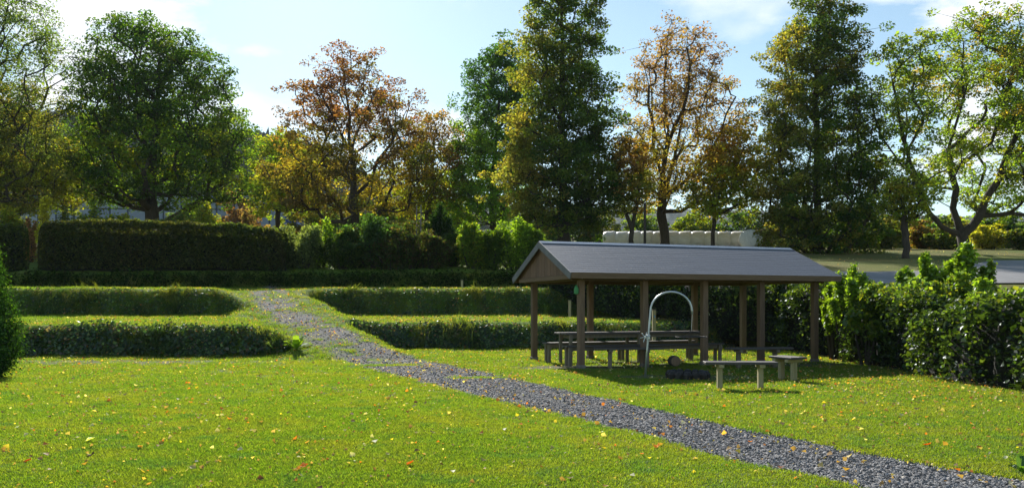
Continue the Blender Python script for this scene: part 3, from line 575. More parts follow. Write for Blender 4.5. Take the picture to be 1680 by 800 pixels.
for px, py, d, w_, lab, pal in [(455, 405, 37.8, 70, 'dark low bramble at the foot of the hedge right end', DKGREEN), (560, 400, 37.6, 80, 'dark bushy mound between the silvery and the dense shrub', DKGREEN), (640, 410, 37.3, 90, 'low dark mound in the middle of the shaded bank', HB+DKGREEN), (705, 412, 37.4, 80, 'brownish low mound left of the bright leafy shrub', HB+HG), (745, 395, 38.8, 60, 'dark shrub behind the bright leafy one', DKGREEN), (580, 372, 38.5, 80, 'olive shrub behind the mounds under the red brown maple trunk', OLIVE), (655, 372, 39, 90, 'dull green shrub behind the bramble thicket', GREYG), (880, 400, 37.1, 60, 'leafy green shrub half behind the gable', GREEN), (790, 378, 38, 80, 'pale green shrub behind the bright ones', YG), (478, 392, 38.5, 60, 'grey weedy bush behind the silvery shrub', GREYG)]:
    shrub('shrub', lab, px, py, d, w_, 60, 7000, .10, pal, 16)
shrub('shrub', 'yellow green weedy shrub behind the hedge stub at the left', 8, 338, 44, 90, 80, 7000, .12, YG, 12)
shrub('shrub', 'pinkish brown shrub in the gap of the left hedge', 50, 352, 42, 26, 70, 3000, .10, [(3, (.22, .11, .07)), (1, (.18, .15, .05))], 7)
shrub('sapling', 'thin yellow sapling at the left end of the clipped hedge', 72, 322, 41, 30, 100, 2600, .12, [(3, (.30, .28, .03)), (1, (.22, .22, .03))], 4, cat='sapling')
shrub('shrub', 'grey twiggy bush above the left part of the clipped hedge', 112, 335, 43, 50, 60, 3500, .10, GREYG+OLIVE, 12)
shrub('shrub', 'dry straw coloured tall weeds left of the thin poles', 640, 358, 44, 80, 50, 4500, .11, [(3, (.17, .14, .06)), (1, (.12, .13, .04))], 18)
shrub('shrub', 'olive tall weeds right of the thin poles', 700, 362, 43, 60, 50, 3500, .11, OLIVE, 14)
shrub('shrub', 'fresh green sapling clump low under the left maple crown', 190, 335, 47, 60, 60, 3500, .13, YG, 6)
shrub('shrub', 'yellow leaved shrub right of the big maple trunk', 330, 330, 50, 90, 60, 5000, .14, YG, 8)
shrub('shrub', 'loose green shrub above the clipped hedge left of the big trunk', 155, 336, 46, 70, 60, 4500, .13, GREEN+YG, 9)
shrub('shrub', 'dull green shrub above the clipped hedge right of the big trunk', 285, 342, 46, 70, 60, 4500, .13, GREEN+OLIVE, 9)
for px, top, d, w_, pal, lab in ((1445, 372, 60, 70, GREYG+OLIVE, 'greyish bush at the meadow edge left of the slim road verge tree'), (1512, 366, 61, 60, [(2, (.17, .09, .03)), (2, (.12, .12, .03))], 'russet and olive bush right of the slim road verge tree'), (1552, 374, 59, 70, OLIVE+GREEN, 'olive bush just left of the forked maple trunk'), (1622, 372, 60, 80, [(3, (.24, .22, .03)), (2, (.16, .18, .03))], 'round yellow bush right of the forked maple trunk'), (1680, 376, 58, 70, GREEN+OLIVE, 'green bush at the right edge beyond the road')):
    shrub('shrub', lab, px, top, d, w_, 40, 6000, .16, pal, 16)
shrub('shrub', 'reddish shrub behind the right end of the clipped hedge', 405, 335, 50, 40, 60, 3000, .13, [(2, (.16, .10, .06)), (1, (.12, .11, .05))], 8)
# young shoots that stand out of the boundary hedge
for (px, top, d, wd, label, pal) in [(1398, 400, 19.6, 62, 'tall bright leafy shoot rising above the hedge by the roof corner', LG), (1482, 424, 18.4, 44, 'light green shoot left of the pair by the road', LG), (1528, 408, 17.8, 48, 'green shoot in front of the wide maple trunk left side', LG), (1578, 394, 17.2, 84, 'tallest bunch of shoots over the hedge, under the forked maple', LG), (1618, 418, 16.8, 44, 'small shoot right of the tallest bunch', BRI), (1440, 446, 19.0, 50, 'low leafy shoot between roof corner and road', LG), (1368, 436, 20.6, 34, 'leafy tuft touching the right end of the roof', LG), (1660, 462, 14.5, 80, 'low shoot at the right edge of the photo', BRI), (1500, 448, 17.6, 90, 'low wide shoots on the hedge top below the road', LG), (1555, 440, 16.5, 90, 'wide leafy tuft below the tallest bunch of shoots', BRI), (1420, 460, 18.5, 70, 'wide leafy tuft on the hedge right of the corner post', BRI), (1600, 455, 15.5, 80, 'leafy tuft on the hedge right of the wide low one', LG)]:
    shrub('hedge_shoot', label, px, top, d, wd, 50, int(900+wd*34), .088, pal, 8, 'leaf_gloss', cat='shoot', group='young shoots above the boundary hedge', dep=1, tmin=.62)

# conifer at the left edge
def conifer():
    d = 15.2; x = hx_(-34, d); base = np.array([x, d, hz(x, d)]); root = empty('thuja', base, label='dark green conical conifer at the left edge on the lawn', cat='conifer')
    mb = MB(); mb.tube([(0, 0, 0), (0, 0, 1.4), (0, 0, 2.9)], [.07, .05, .01], 8); C = []; Fl = []
    H = 3.0
    for k in range(420):
        z = H*rng.random()**1.25*.97+.03; r = .84*(1-(z/H)**1.5)*min(1, .55+z*1.1); a = rng.uniform(0, 2*math.pi)
        o = np.array([math.cos(a), math.sin(a), 0]); e = o*r*rng.uniform(.82, 1.08)+np.array([0, 0, z+.14]); b = np.array([0, 0, max(z-.15, .05)]); mb.tube([b, (b+e)/2, e], [.012, .008, .003], 3, False)
        n = 95; t = rng.uniform(.45, 1, n)[:, None]; p = b+(e-b)*t+rng.normal(size=(n, 3))*np.array([.06, .06, .07])*1.1; C.append(p); Fl.append(np.repeat([o*.9+np.array([0, 0, .3])], n, 0))
    C = np.concatenate(C); Fl = unit(np.concatenate(Fl)); mb.build('trunk', M['bark'], root)
    cc = pal_pick([(3, (.022, .060, .010)), (2, (.032, .08, .013)), (.5, (.07, .13, .018))], len(C))*np.exp(rng.normal(size=(len(C), 1))*.3)
    link('foliage', leaf_mesh('foliage', C, .05, cc, M['needle'], up=.2, droop=-.8, aspect=.5, flat=Fl), root)
conifer()

# ------------------------------------------------------------------ scatter helpers (geometry nodes)
def scatter(name, P, rot, scale, temps, label, parent=None):
    me = bpy.data.meshes.new(name); n = len(P); me.vertices.add(n); me.vertices.foreach_set('co', P.astype(np.float32).ravel())
    a = me.attributes.new('rot', 'FLOAT_VECTOR', 'POINT'); a.data.foreach_set('vector', rot.astype(np.float32).ravel())
    a = me.attributes.new('scl', 'FLOAT', 'POINT'); a.data.foreach_set('value', scale.astype(np.float32))
    o = link(name, me); tag(o, label, kind='stuff')
    col = bpy.data.collections.new(name+' templates')
    for t in temps: col.objects.link(t)
    g = bpy.data.node_groups.new(name, 'GeometryNodeTree'); g.interface.new_socket('Geometry', in_out='INPUT', socket_type='NodeSocketGeometry'); g.interface.new_socket('Geometry', in_out='OUTPUT', socket_type='NodeSocketGeometry')
    n_ = g.nodes; l = g.links; gi = n_.new('NodeGroupInput'); go = n_.new('NodeGroupOutput'); ip = n_.new('GeometryNodeInstanceOnPoints'); ci = n_.new('GeometryNodeCollectionInfo')
    ci.inputs['Collection'].default_value = col; ci.inputs['Separate Children'].default_value = True; ci.inputs['Reset Children'].default_value = True
    ip.inputs['Pick Instance'].default_value = True; l.new(gi.outputs[0], ip.inputs['Points']); l.new(ci.outputs[0], ip.inputs['Instance'])
    for nm, ty, sock in (('rot', 'FLOAT_VECTOR', 'Rotation'), ('scl', 'FLOAT', 'Scale')):
        na = n_.new('GeometryNodeInputNamedAttribute'); na.data_type = ty; na.inputs['Name'].default_value = nm; l.new(na.outputs['Attribute'], ip.inputs[sock])
    l.new(ip.outputs[0], go.inputs[0]); md = o.modifiers.new('scatter', 'NODES'); md.node_group = g; return o
def tuft(name, nb, hgt, wid, spread, mat, curl=.5):
    V = []; Fc = []
    for k in range(nb):
        a = random.uniform(0, 6.28); r = spread*random.random()**.5; x, y = r*math.cos(a), r*math.sin(a); b = random.uniform(0, 6.28); h = hgt*random.uniform(.5, 1.1); ln = h*random.uniform(.1, curl)*1.2
        dx, dy = math.cos(b), math.sin(b); w = wid*random.uniform(.7, 1.2)/2; i = len(V)
        V += [(x-dy*w, y+dx*w, -.004), (x+dy*w, y-dx*w, -.004), (x+dx*ln*.35+dy*w*.8, y+dy*ln*.35-dx*w*.8, h*.6), (x+dx*ln*.35-dy*w*.8, y+dy*ln*.35+dx*w*.8, h*.6), (x+dx*ln, y+dy*ln, h)]
        Fc += [(i, i+1, i+2, i+3), (i+3, i+2, i+4)]
    me = bpy.data.meshes.new(name); me.from_pydata(V, [], Fc); me.materials.append(mat); return bpy.data.objects.new(name, me)

# short lawn: density falls with distance, none on gravel
def cand(n, y0, y1):
    y = (y0**-1+(y1**-1-y0**-1)*rng.random(n))**-1 if y0 > 0 else rng.uniform(y0, y1, n)
    x = y*rng.uniform(-.72, .72, n); return x, y
def spread_pts(n, y0, y1, keep):
    x, y = cand(n, y0, y1); m = keep(x, y) > rng.random(n); x, y = x[m], y[m]; return x, y
def lawn_keep(x, y):
    g = gravel_amount(x, y, path_sd(x, y)); s = soil_amount(x, y); hx = np.interp(y, [h[0] for h in HX], [h[1] for h in HX]); return (1-sm(.25, .75, g))*np.clip(1-1.15*s, 0, 1)*(x < hx+.3)
def gslope(x, y): return (height(x, y+.15)-height(x, y-.15))/.3
def deposit(x, y, tilt=.0):
    z = hmesh(x, y); r = np.zeros((len(x), 3)); r[:, 2] = rng.uniform(0, 6.283, len(x)); r[:, 0] = rng.normal(size=len(x))*tilt; r[:, 1] = rng.normal(size=len(x))*tilt
    return np.stack([x, y, z], 1), r
x, y = spread_pts(100000, 5.3, 34, lawn_keep); m = gslope(x, y) < .45; x, y = x[m], y[m]; Pp, Rr = deposit(x, y, .1)
scatter('lawn_grass', Pp, Rr, (.75+.5*rng.random(len(x)))*(1+1.0*sm(9, 30, y)), [tuft('grass_tuft', 30, .032, .0055, .085, M['grass'], .9) for _ in range(5)], 'short mown grass covering the lawn')
# long grass on the banks and at path edges
def bank_keep(x, y): s = gslope(x, y); return sm(.35, .7, s)*(x < 7.5)
xb = rng.uniform(-21, 8, 90000); yb = rng.uniform(20.8, 35.5, 90000); k = bank_keep(xb, yb) > rng.random(90000)*1.3; xb, yb = xb[k], yb[k]; Pp, Rr = deposit(xb, yb, .25); Rr[:, 0] += .35
scatter('bank_grass', Pp, Rr, (.45+.9*rng.random(len(xb))**2)*(.7+1.1*np.clip(.35+wob(xb*1.7, yb*1.9)+.5*wob(xb*.6+2, yb), 0, 1.2)), [tuft('bank_tuft', 16, .15, .010, .12, M['grass_bank'], 1.2) for _ in range(4)], 'longer rough grass on the terrace banks')
# ivy and weeds on the banks
def ivy(x0, x1, y0, y1, n, size, pal, name, label, lift=.10, mat='ivy'):
    x = rng.uniform(x0, x1, n*3); y = rng.uniform(y0, y1, n*3); s = gslope(x, y); k = (s > .35+.35*rng.random(len(s))) & (rng.random(n*3) < .6+.5*wob(x*2.1, y*2.6)); x, y = x[k][:n], y[k][:n]
    z = hmesh(x, y)+.01+lift*rng.random(len(x))**2*(.5+.9*np.clip(.5+wob(x*1.3, y*.8), 0, 1.4)); fl = unit(np.stack([0*x+.1, -np.ones_like(x)*.9, np.ones_like(x)*.9], 1)); C = np.stack([x, y-.14*rng.random(len(x))**1.5, z+.03], 1)
    cc = pal_pick(pal, len(x))*np.exp(rng.normal(size=(len(x), 1))*.35)
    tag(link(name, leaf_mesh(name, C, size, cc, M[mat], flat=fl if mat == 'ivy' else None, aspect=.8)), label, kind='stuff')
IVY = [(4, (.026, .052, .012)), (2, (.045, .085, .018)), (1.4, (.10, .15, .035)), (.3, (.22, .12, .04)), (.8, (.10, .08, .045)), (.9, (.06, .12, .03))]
ivy(-21, -4.5, 21, 23.2, 24000, .075, IVY, 'bank_ivy', 'glossy ivy and weeds on the lower left bank', .16)
ivy(-6, 6.8, 24.9, 27, 17000, .07, IVY, 'bank_ivy', 'dark weeds on the lower right bank', .12)
ivy(-21, -9, 27.6, 30.2, 7000, .06, IVY, 'bank_ivy', 'dark weeds on the upper left bank', .1)
ivy(-7.5, 2.5, 30, 32.8, 7000, .06, IVY, 'bank_ivy', 'dark weeds on the upper right bank', .1)
ivy(-23, 1.5, 33.4, 36.2, 26000, .085, [(3, (.014, .030, .008)), (2, (.024, .042, .010)), (.6, (.035, .034, .014))], 'bank_shade_bramble', 'brambles and ivy coloured dark for the shade on the bank under the hedge', .30, 'matte')  # leaf cover added to darken the bank; its shade is in the leaf colours
# gravel
xg, yg = cand(420000, 5.3, 34); m = (xg > -12) & (xg < 9.5); xg, yg = xg[m], yg[m]; ga = gravel_amount(xg, yg, path_sd(xg, yg)); k = ga > rng.random(len(xg))*.9+.1; xg, yg = xg[k], yg[k]
def stone_t(i):
    mb = MB(); prof = [(.35, -.35), (.9, -.1), (1., .1), (.6, .42), (.2, .5)]; mb.lathe((0, 0, 0), [(r*.0115*random.uniform(.8, 1.25), z*.008*random.uniform(.7, 1.2)) for r, z in prof], 6, .22); return bpy.data.objects.new('gravel_stone', mb.mesh('gravel_stone', M['gravelstone']))
Pp, Rr = deposit(xg, yg, .5); Pp[:, 2] += .006
scatter('gravel', Pp, Rr, (.5+1.1*rng.random(len(xg))**3)*(1+.7*sm(8, 25, yg)), [stone_t(i) for i in range(6)], 'grey loose gravel of the winding path')
# fallen leaves
FALL = [(3, (.38, .22, .07)), (1.2, (.48, .15, .04)), (3, (.42, .33, .15)), (3, (.30, .19, .10)), (1.2, (.55, .50, .34)), (.8, (.22, .09, .05)), (1, (.55, .42, .06))]
def fallen(n, x0, x1, y0, y1, dn): 
    x = rng.uniform(x0, x1, n); y = rng.uniform(y0, y1, n); k = dn(x, y) > rng.random(n); return x[k], y[k]
a1 = fallen(100000, -15, 9, 5.5, 33, lambda x, y: .16+.26*np.clip(wob(x*1.7, y*1.7)+.5*wob(x*.6, y*.5), 0, 2)+.42*sm(2, 6, x)*sm(10, 14, y)*sm(19, 15, y)+.15*sm(19, 20.5, y)); sd = path_sd(a1[0], a1[1])
a2 = fallen(14000, -6, 9, 5.5, 22, lambda x, y: .55*sm(.25, .0, np.abs(path_sd(x, y))))
x = np.r_[a1[0], a2[0]]; y = np.r_[a1[1], a2[1]]; xf = rng.uniform(8, 34, 14000); yf = rng.uniform(22, 62, 14000); kf_ = (rng.random(14000) < .15+.5*wob(xf*.3, yf*.3)) & (xf > np.interp(yf, [h[0] for h in HX], [h[1] for h in HX])+1) & ~((yf > 26) & (yf < 31)); x = np.r_[x, xf[kf_]]; y = np.r_[y, yf[kf_]]
C = np.stack([x, y, hmesh(x, y)+.030+.012*rng.random(len(x))], 1); fl = np.repeat([[0, -.1, 1.]], len(x), 0)
sz = np.clip(.026*np.exp(rng.normal(size=len(x))*.5), .012, .065)*(1+.25*sm(20, 30, y))
tag(link('fallen_leaves', leaf_mesh('fallen_leaves', C, sz, pal_pick(FALL, len(x))*np.exp(rng.normal(size=(len(x), 1))*.2), M['litter'], flat=unit(fl+rng.normal(size=(len(x), 3))*.35), aspect=.9, fold=.5)), 'yellow and orange leaves fallen on lawn and path', kind='stuff')

# broad green weeds at the end of the lower left bank
def weed(px, py, n, ln, label, pal):
    gx, gy = gp(px, py); base = (gx, gy, hz(gx, gy)); root = empty('leafy_weed', base, label=label, cat='plant'); mb = MB()
    mb2 = MB()
    for k in range(n):
        a = random.uniform(0, 6.28); el = random.uniform(.4, 1.3); L_ = ln*random.uniform(.7, 1.1); dv = Vector((math.cos(a)*math.cos(el), math.sin(a)*math.cos(el), math.sin(el))); sd_ = Vector((-math.sin(a), math.cos(a), 0))
        w = L_*.16; p = [Vector((0, 0, .0)), dv*L_*.35, dv*L_*.7+Vector((0, 0, -.04*L_)), dv*L_+Vector((0, 0, -.25*L_))]; ws = [w*.2, w, w*.8, .002]; b = len(mb2.v)
        for q, ww in zip(p, ws): mb2.v += [tuple(q-sd_*ww), tuple(q+Vector((0, 0, -.02))), tuple(q+sd_*ww)]
        for r in range(3):
            for s_ in range(2): i = b+r*3+s_; mb2.f.append((i, i+1, i+4, i+3))
    me = mb2.mesh('leaves', M['leaf_gloss']); at_ = me.attributes.new('leafcol', 'FLOAT_COLOR', 'POINT'); at_.data.foreach_set('color', np.concatenate([np.repeat([pal], len(me.vertices), 0), np.ones((len(me.vertices), 1))], 1).astype(np.float32).ravel()); link('leaves', me, root)
weed(487, 572, 16, .55, 'bright green broad leaved weed at the right end of the lower left bank', (.14, .22, .03))
weed(446, 578, 12, .45, 'pale leaved dock plant in front of the lower left bank', (.15, .2, .10))
weed(1678, 778, 14, .22, 'small green weed tuft at the right end of the path edge', (.06, .12, .02))

# a few leaves and scraps on the lawn big enough to point at
def scrap(px, py, size, col, label, name='fallen_leaf', cat='leaf'):
    gx, gy = gp(px, py); z = float(hmesh(gx, gy))+.04; mb = MB(); n = 10; pts = []
    for k in range(n):
        a = 2*math.pi*k/n; r = size*(.5 if k % 2 == 0 else .33)*random.uniform(.85, 1.15); pts.append(Vector((math.cos(a)*r, math.sin(a)*r, .012*random.uniform(-1, 1)+.22*r)))
    mb.v = [(0, 0, .0), (0, 0, -.003)]+[tuple(p) for p in pts]+[tuple(p-Vector((0, 0, .003))) for p in pts]
    for k in range(n): j = (k+1) % n; mb.f += [(0, 2+k, 2+j), (1, 2+n+j, 2+n+k), (2+k, 2+n+k, 2+n+j, 2+j)]
    me = mb.mesh(name, M['litter']); at_ = me.attributes.new('leafcol', 'FLOAT_COLOR', 'POINT'); at_.data.foreach_set('color', np.tile([*col, 1], len(me.vertices)).astype(np.float32))
    o = link(name, me, loc=(gx, gy, z), rot=(R(-22), R(random.uniform(-10, 10)), random.uniform(0, 3))); tag(o, label, cat)
scrap(147, 727, .10, (.75, .75, .72), 'white scrap lying on the lawn at the lower left', 'paper_scrap', 'scrap')
scrap(28, 705, .05, (.7, .7, .66), 'small white scrap near the left edge of the lawn', 'paper_scrap', 'scrap')
scrap(45, 762, .075, (.55, .16, .03), 'orange leaf on the lawn in the lower left corner')
scrap(150, 753, .07, (.13, .05, .04), 'dark brown curled leaf just below the white scrap')
scrap(499, 771, .085, (.62, .25, .03), 'bright orange leaf on the lawn near the bottom middle left')
scrap(487, 777, .07, (.6, .36, .06), 'yellow leaf touching the bright orange one')
scrap(673, 767, .085, (.6, .28, .08), 'pale orange leaf at the bottom middle of the lawn')
scrap(609, 635, .09, (.65, .30, .04), 'orange leaf on the lawn below the bend of the path')
scrap(986, 714, .07, (.7, .72, .68), 'whitish leaf at the lower edge of the path')
scrap(1521, 735, .09, (.65, .22, .03), 'orange leaf on the lawn above the right part of the path')
scrap(1078, 738, .075, (.65, .32, .04), 'orange yellow leaf below the path at the middle right')

# ------------------------------------------------------------------ shelter
TH = R(19); U = Vector((math.cos(TH), math.sin(TH), 0)); Vv = Vector((-math.sin(TH), math.cos(TH), 0)); B0 = Vector((1.53, 17.6, 0)); SP = 1.58; WD = 2.95
GZ = hz(4, 19)
sh = empty('picnic_shelter', (B0.x, B0.y, GZ), TH, label='open timber picnic shelter with grey shingled gable roof and wooden posts', cat='shelter')
LEN = SP*4; OH = .42; SO_ = .42; EZ = 2.10; RZ_ = 2.90; HWd = WD/2+SO_; slope = math.atan2(RZ_-EZ, HWd); SL = math.hypot(RZ_-EZ, HWd)
pm = MB().box((0, 0, 1.04), (.14, .14, 2.16), .008).mesh('post', M['wood_post']); foot = MB().box((0, 0, .03), (.17, .17, .10), .01).mesh('post_foot', M['stone'])
for j, yy in enumerate((0, WD)):
    for i in range(5):
        p = link('post', pm, sh, (i*SP, yy, 0), (0, 0, R(random.uniform(-2, 2)))); link('post_foot', foot, p)
        if j == 0:
            b = MB(); b.tube([(0, -.066, 2.0), (0, -.082, 2.0)], .016, 8); b.build('bolt', M['steel'], p)
def bx(name, c, s, mat, par=sh, **k): return MB().box(c, s, **k).build(name, M[mat], par)
for yy in (0, WD): bx('eave_beam', (LEN/2, yy, 2.03), (LEN+.5, .10, .17), 'wood_beam')
for xx in (0, LEN/2, LEN): bx('tie_beam', (xx, WD/2, 2.025), (.09, WD-.14, .14), 'wood_beam')
bx('ridge_beam', (LEN/2, WD/2, RZ_-.16), (LEN+.5, .09, .16), 'wood_beam')
def tiltm(s): return Matrix.Rotation(s*slope, 3, 'X')
for k in range(9):
    xx = -.2+k*(LEN+.4)/8
    for s in (1, -1):
        yc = WD/2-s*HWd*.5*.93; zc = (RZ_+EZ)/2-.085+.02; MB().box((xx, yc, zc), (.06, SL*.93, .10), tilt=tiltm(s)).build('rafter', M['wood_beam'], sh)
for s in (1, -1):      # decking, barge boards, fascia
    yc = WD/2-s*HWd*.5; zc = (RZ_+EZ)/2-.018
    MB().box((LEN/2, yc, zc), (LEN+2*OH-.03, SL-.01, .022), tilt=tiltm(s)).build('roof_deck', M['wood_beam'], sh)
    for xx in (-OH-.012, LEN+OH+.012): MB().box((xx, yc, zc-.045), (.024, SL+.02, .16), tilt=tiltm(s)).build('barge_board', M['barge'], sh)
    bx('fascia', (LEN/2, WD/2-s*(HWd+.014), EZ-.055), (LEN+2*OH, .024, .13), 'wood_beam')
# shingles: single strips on the slope seen, course by course
NC = 15; cw = SL/NC; strip = (LEN+2*OH)/9
sm1 = MB().box((0, 0, 0), (strip-.001, cw*1.12, .009), .002).mesh('shingle', M['shingle'])
sm2 = MB().box((0, 0, 0), (strip*.5-.001, cw*1.12, .009), .002).mesh('shingle', M['shingle'])
for s in (1, -1):
    for c in range(NC):
        dist = SL-(c+.5)*cw; yc = WD/2-s*(dist*math.cos(slope)); zc = RZ_-dist*math.sin(slope)+.006
        off = Vector((0, -s*math.sin(slope), math.cos(slope)))*.004; tl = s*(slope-.019)
        xx = -OH; k = 0
        while xx < LEN+OH-.02:
            half = (k == 0 and c % 2 == 1) or (c % 2 == 1 and xx+strip > LEN+OH+.05); w = strip*.5 if half else strip
            link('shingle', sm2 if half else sm1, sh, (xx+w/2, yc+off.y, zc+off.z+random.uniform(0, .001)), (tl, 0, 0)); xx += w; k += 1
rc_ = MB()
for s in (1, -1): rc_.box((LEN/2, WD/2-s*.075, RZ_+.02-.075*math.tan(slope)+.01), (LEN+2*OH+.02, .16, .006), tilt=tiltm(s))
rc_.build('ridge_cap', M['ridge'], sh)
# gable boards
nb = 19; bw = 2*HWd*.95/nb
for xx in (-OH+.10, LEN+OH-.10):
    for k in range(nb):
        yl = WD/2-HWd*.95+k*bw; yc = yl+bw/2; hgt = lambda q: EZ+(HWd-abs(q-WD/2))*math.tan(slope)-.045
        z0 = EZ-.02; a, b_ = hgt(yl+.004), hgt(yl+bw-.004)
        if max(a, b_) < z0+.03: continue
        a = max(a, z0+.01); b_ = max(b_, z0+.01); t = .009+random.uniform(0, .003); m = MB(); y0, y1 = yl+.004, yl+bw-.004
        m.v = [(xx-t, y0, z0), (xx+t, y0, z0), (xx+t, y1, z0), (xx-t, y1, z0), (xx-t, y0, a), (xx+t, y0, a), (xx+t, y1, b_), (xx-t, y1, b_)]
        m.f = [(0, 3, 2, 1), (4, 5, 6, 7), (0, 1, 5, 4), (1, 2, 6, 5), (2, 3, 7, 6), (3, 0, 4, 7)]; m.build('gable_board', M['wood_board'], sh)
    bx('gable_rail', (xx, WD/2, EZ-.075), (.07, WD+.35, .10), 'wood_beam')
def loc(u, v, z=0.): p = B0+U*u+Vv*v; return Vector((p.x, p.y, hz(p.x, p.y)+z))

# ------------------------------------------------------------------ benches and tables
def plank_top(parent, L_, W_, z, n, mat='wood_top', th=.042, name='plank'):
    w = W_/n
    for k in range(n): link(name, MB().box((random.uniform(-.012, .012), -W_/2+(k+.5)*w, z-th/2+random.uniform(-.002, .002)), (L_, w-.012, th), .005).mesh(name, M[mat]), parent)
def bench(name, label, u, v, rz, L_, W_, H_, style, group, legs=None, legmat='wood_grey', cat='bench', nplank=2):
    p = loc(u, v); o = empty(name, p, rz, label=label, cat=cat, group=group); plank_top(o, L_, W_, H_, nplank)
    if style == 'post':       # single posts with a cross head
        for xx in legs:
            lg = link('leg', MB().box((xx, 0, (H_-.10)/2-.03), (.085, .10, H_-.04), .008).mesh('leg', M[legmat]), o)
            link('cross_head', MB().box((xx, 0, H_-.072), (.09, W_-.03, .058), .006).mesh('cross_head', M[legmat]), o)
    else:                     # pairs of legs and an apron
        for xx in legs:
            for yy in (-W_/2+.05, W_/2-.05): link('leg', MB().box((xx, yy, (H_-.042)/2-.02), (.07, .07, H_-.005), .006).mesh('leg', M[legmat]), o)
            link('cross_bar', MB().box((xx+.055, 0, H_-.10), (.035, W_-.06, .08), .005).mesh('cross_bar', M[legmat]), o)
        for yy in (-W_/2+.05, W_/2-.05):
            xs0, xs1 = legs[0], legs[-1]
            link('apron', MB().box(((xs0+xs1)/2, yy+(-.05 if yy < 0 else .05)*0+(.046 if yy < 0 else -.046), H_-.085), (xs1-xs0-.08, .022, .08), .004).mesh('apron', M[legmat]), o)
    return o
GRP = 'picnic furniture under the shelter'
bench('picnic_table', 'long picnic table with dark plank top running the length of the shelter', 2.0, 1.35, TH, 3.9, .72, .76, 'pair', GRP, [-1.8, 0, 1.8], cat='table', nplank=5)
bench('bench', 'long dark bench on the near side of the picnic table', 2.0, .72, TH, 4.2, .30, .49, 'pair', GRP, [-2.0, -.0, 2.0])
bench('bench', 'long dark bench on the far side of the picnic table', 2.0, 2.0, TH, 4.2, .30, .49, 'pair', GRP, [-2.0, 0, 2.0])
bench('bench', 'short bench on two single posts between the shelter posts left of the fire ring', 1.15, -.05, R(2), 1.55, .34, .47, 'post', GRP, [-.42, .42])
bench('bench', 'short bench on two single posts right of the fire ring, under the roof', 3.85, -1.15, R(10), 1.5, .34, .47, 'post', GRP, [-.5, .38])
def place_free(name, label, px, pyb, rz, L_, W_, H_, legs, style='post'):
    gx, gy = gp(px, pyb); o = bench(name, label, 0, 0, rz, L_, W_, H_, style, 'weathered benches outside the shelter', legs, 'wood_leg'); o.location = (gx, gy, hz(gx, gy)); return o
place_free('bench', 'weathered plank bench with pale legs in front of the shelter, left of the short one', 1214, 638, R(-3), 1.2, .36, .47, [-.34, .34])
place_free('bench', 'short end-on bench with pale legs outside the shelter right end', 1292, 624, R(112), .62, .40, .46, [-.17, .17])

# ------------------------------------------------------------------ swing grill pole, grate, fire ring
gx, gy = gp(1058, 620); gp0 = Vector((gx, gy, hz(gx, gy)))
gr = empty('grill_gallows', gp0, label='arched galvanised steel pole of the swing grill beside the fire ring', cat='grill pole')
hgt = 1.30; pts = [(0, 0, -.05), (.05, 0, .6), (.11, 0, hgt)]
for k in range(1, 15):
    a = math.pi*k/14*.98; pts.append((.11+.40*(1-math.cos(a)), 0, hgt+.37*math.sin(a)))
pts.append((.92, 0, hgt-.06))
mb = MB(); mb.tube(pts, [.022]*3+[.020]*15, 10); mb.build('pole', M['steel'], gr, True)
w = MB(); w.box((.06, -.045, .80), (.07, .05, .10), .008); w.build('winch', M['steel'], gr)
w = MB()
for k in range(6):
    a = k*math.pi/3+.2; w.tube([(-.01, -.08, .80), (-.01+.10*math.cos(a), -.09, .80+.10*math.sin(a))], .009, 5)
w.tube([(-.01, -.06, .80), (-.01, -.11, .80)], .02, 8); w.build('crank_wheel', M['steel'], gr)
w = MB(); w.tube([(.92, 0, hgt-.06), (.90, 0, .93)], .004, 5); w.build('cable', M['steel'], gr)
gt = empty('grill_grate', gp0+Vector((.90, 0, .80)), label='round dark grill grate hanging from the arched pole', cat='grill grate'); mb = MB(); ringp = [(.30*math.cos(a), .30*math.sin(a), 0) for a in [2*math.pi*k/24 for k in range(25)]]; mb.tube(ringp, .009, 6, False); mb.build('rim', M['iron'], gt)
for k in range(11):
    yy = -.25+k*.05; hw_ = math.sqrt(.30**2-yy*yy); m = MB(); m.tube([(-hw_, yy, 0), (hw_, yy, 0)], .005, 5); m.build('bar', M['iron'], gt)
for a in (0, 2.09, 4.19): m = MB(); m.tube([(.29*math.cos(a), .29*math.sin(a), 0), (0, 0, .13)], .004, 5); m.build('chain', M['iron'], gt)
fx, fy = gp(1130, 622); fp = Vector((fx, fy+.1, hz(fx, fy))); fr_o = empty('fire_ring', fp, label='low dark ring of stones round the fireplace under the grill', cat='fire ring')
for k in range(14):
    a = 2*math.pi*k/14; m = MB(); m.lathe((0, 0, 0), [(.05, -.07), (.085, -.05), (.09, .02), (.06, .06), (.02, .07)], 8, .15)
    o = m.build('stone', M['iron'], fr_o); o.location = (.34*math.cos(a), .34*math.sin(a), .08); o.rotation_euler = (0, 0, a); o.scale = (1, .95, 1.25)
m = MB(); m.lathe((0, 0, 0), [(.30, .0), (.29, .05), (.12, .09)], 16, .05); m.build('ash', M['iron'], fr_o)
lx, ly = gp(1118, 612); lg = empty('log_round', (lx, ly+.75, hz(lx, ly+.7)+.20), R(8), label='round sawn log standing on edge behind the fire ring', cat='log'); m = MB(); m.tube([(0, -.1, 0), (0, .0, 0), (0, .1, 0)], [.115, .12, .115], 18); m.build('bark', M['bark'], lg); m = MB(); m.tube([(0, -.108, 0), (0, -.100, 0)], [.10, .105], 18); m.build('cut_face', M['wood_post'], lg)

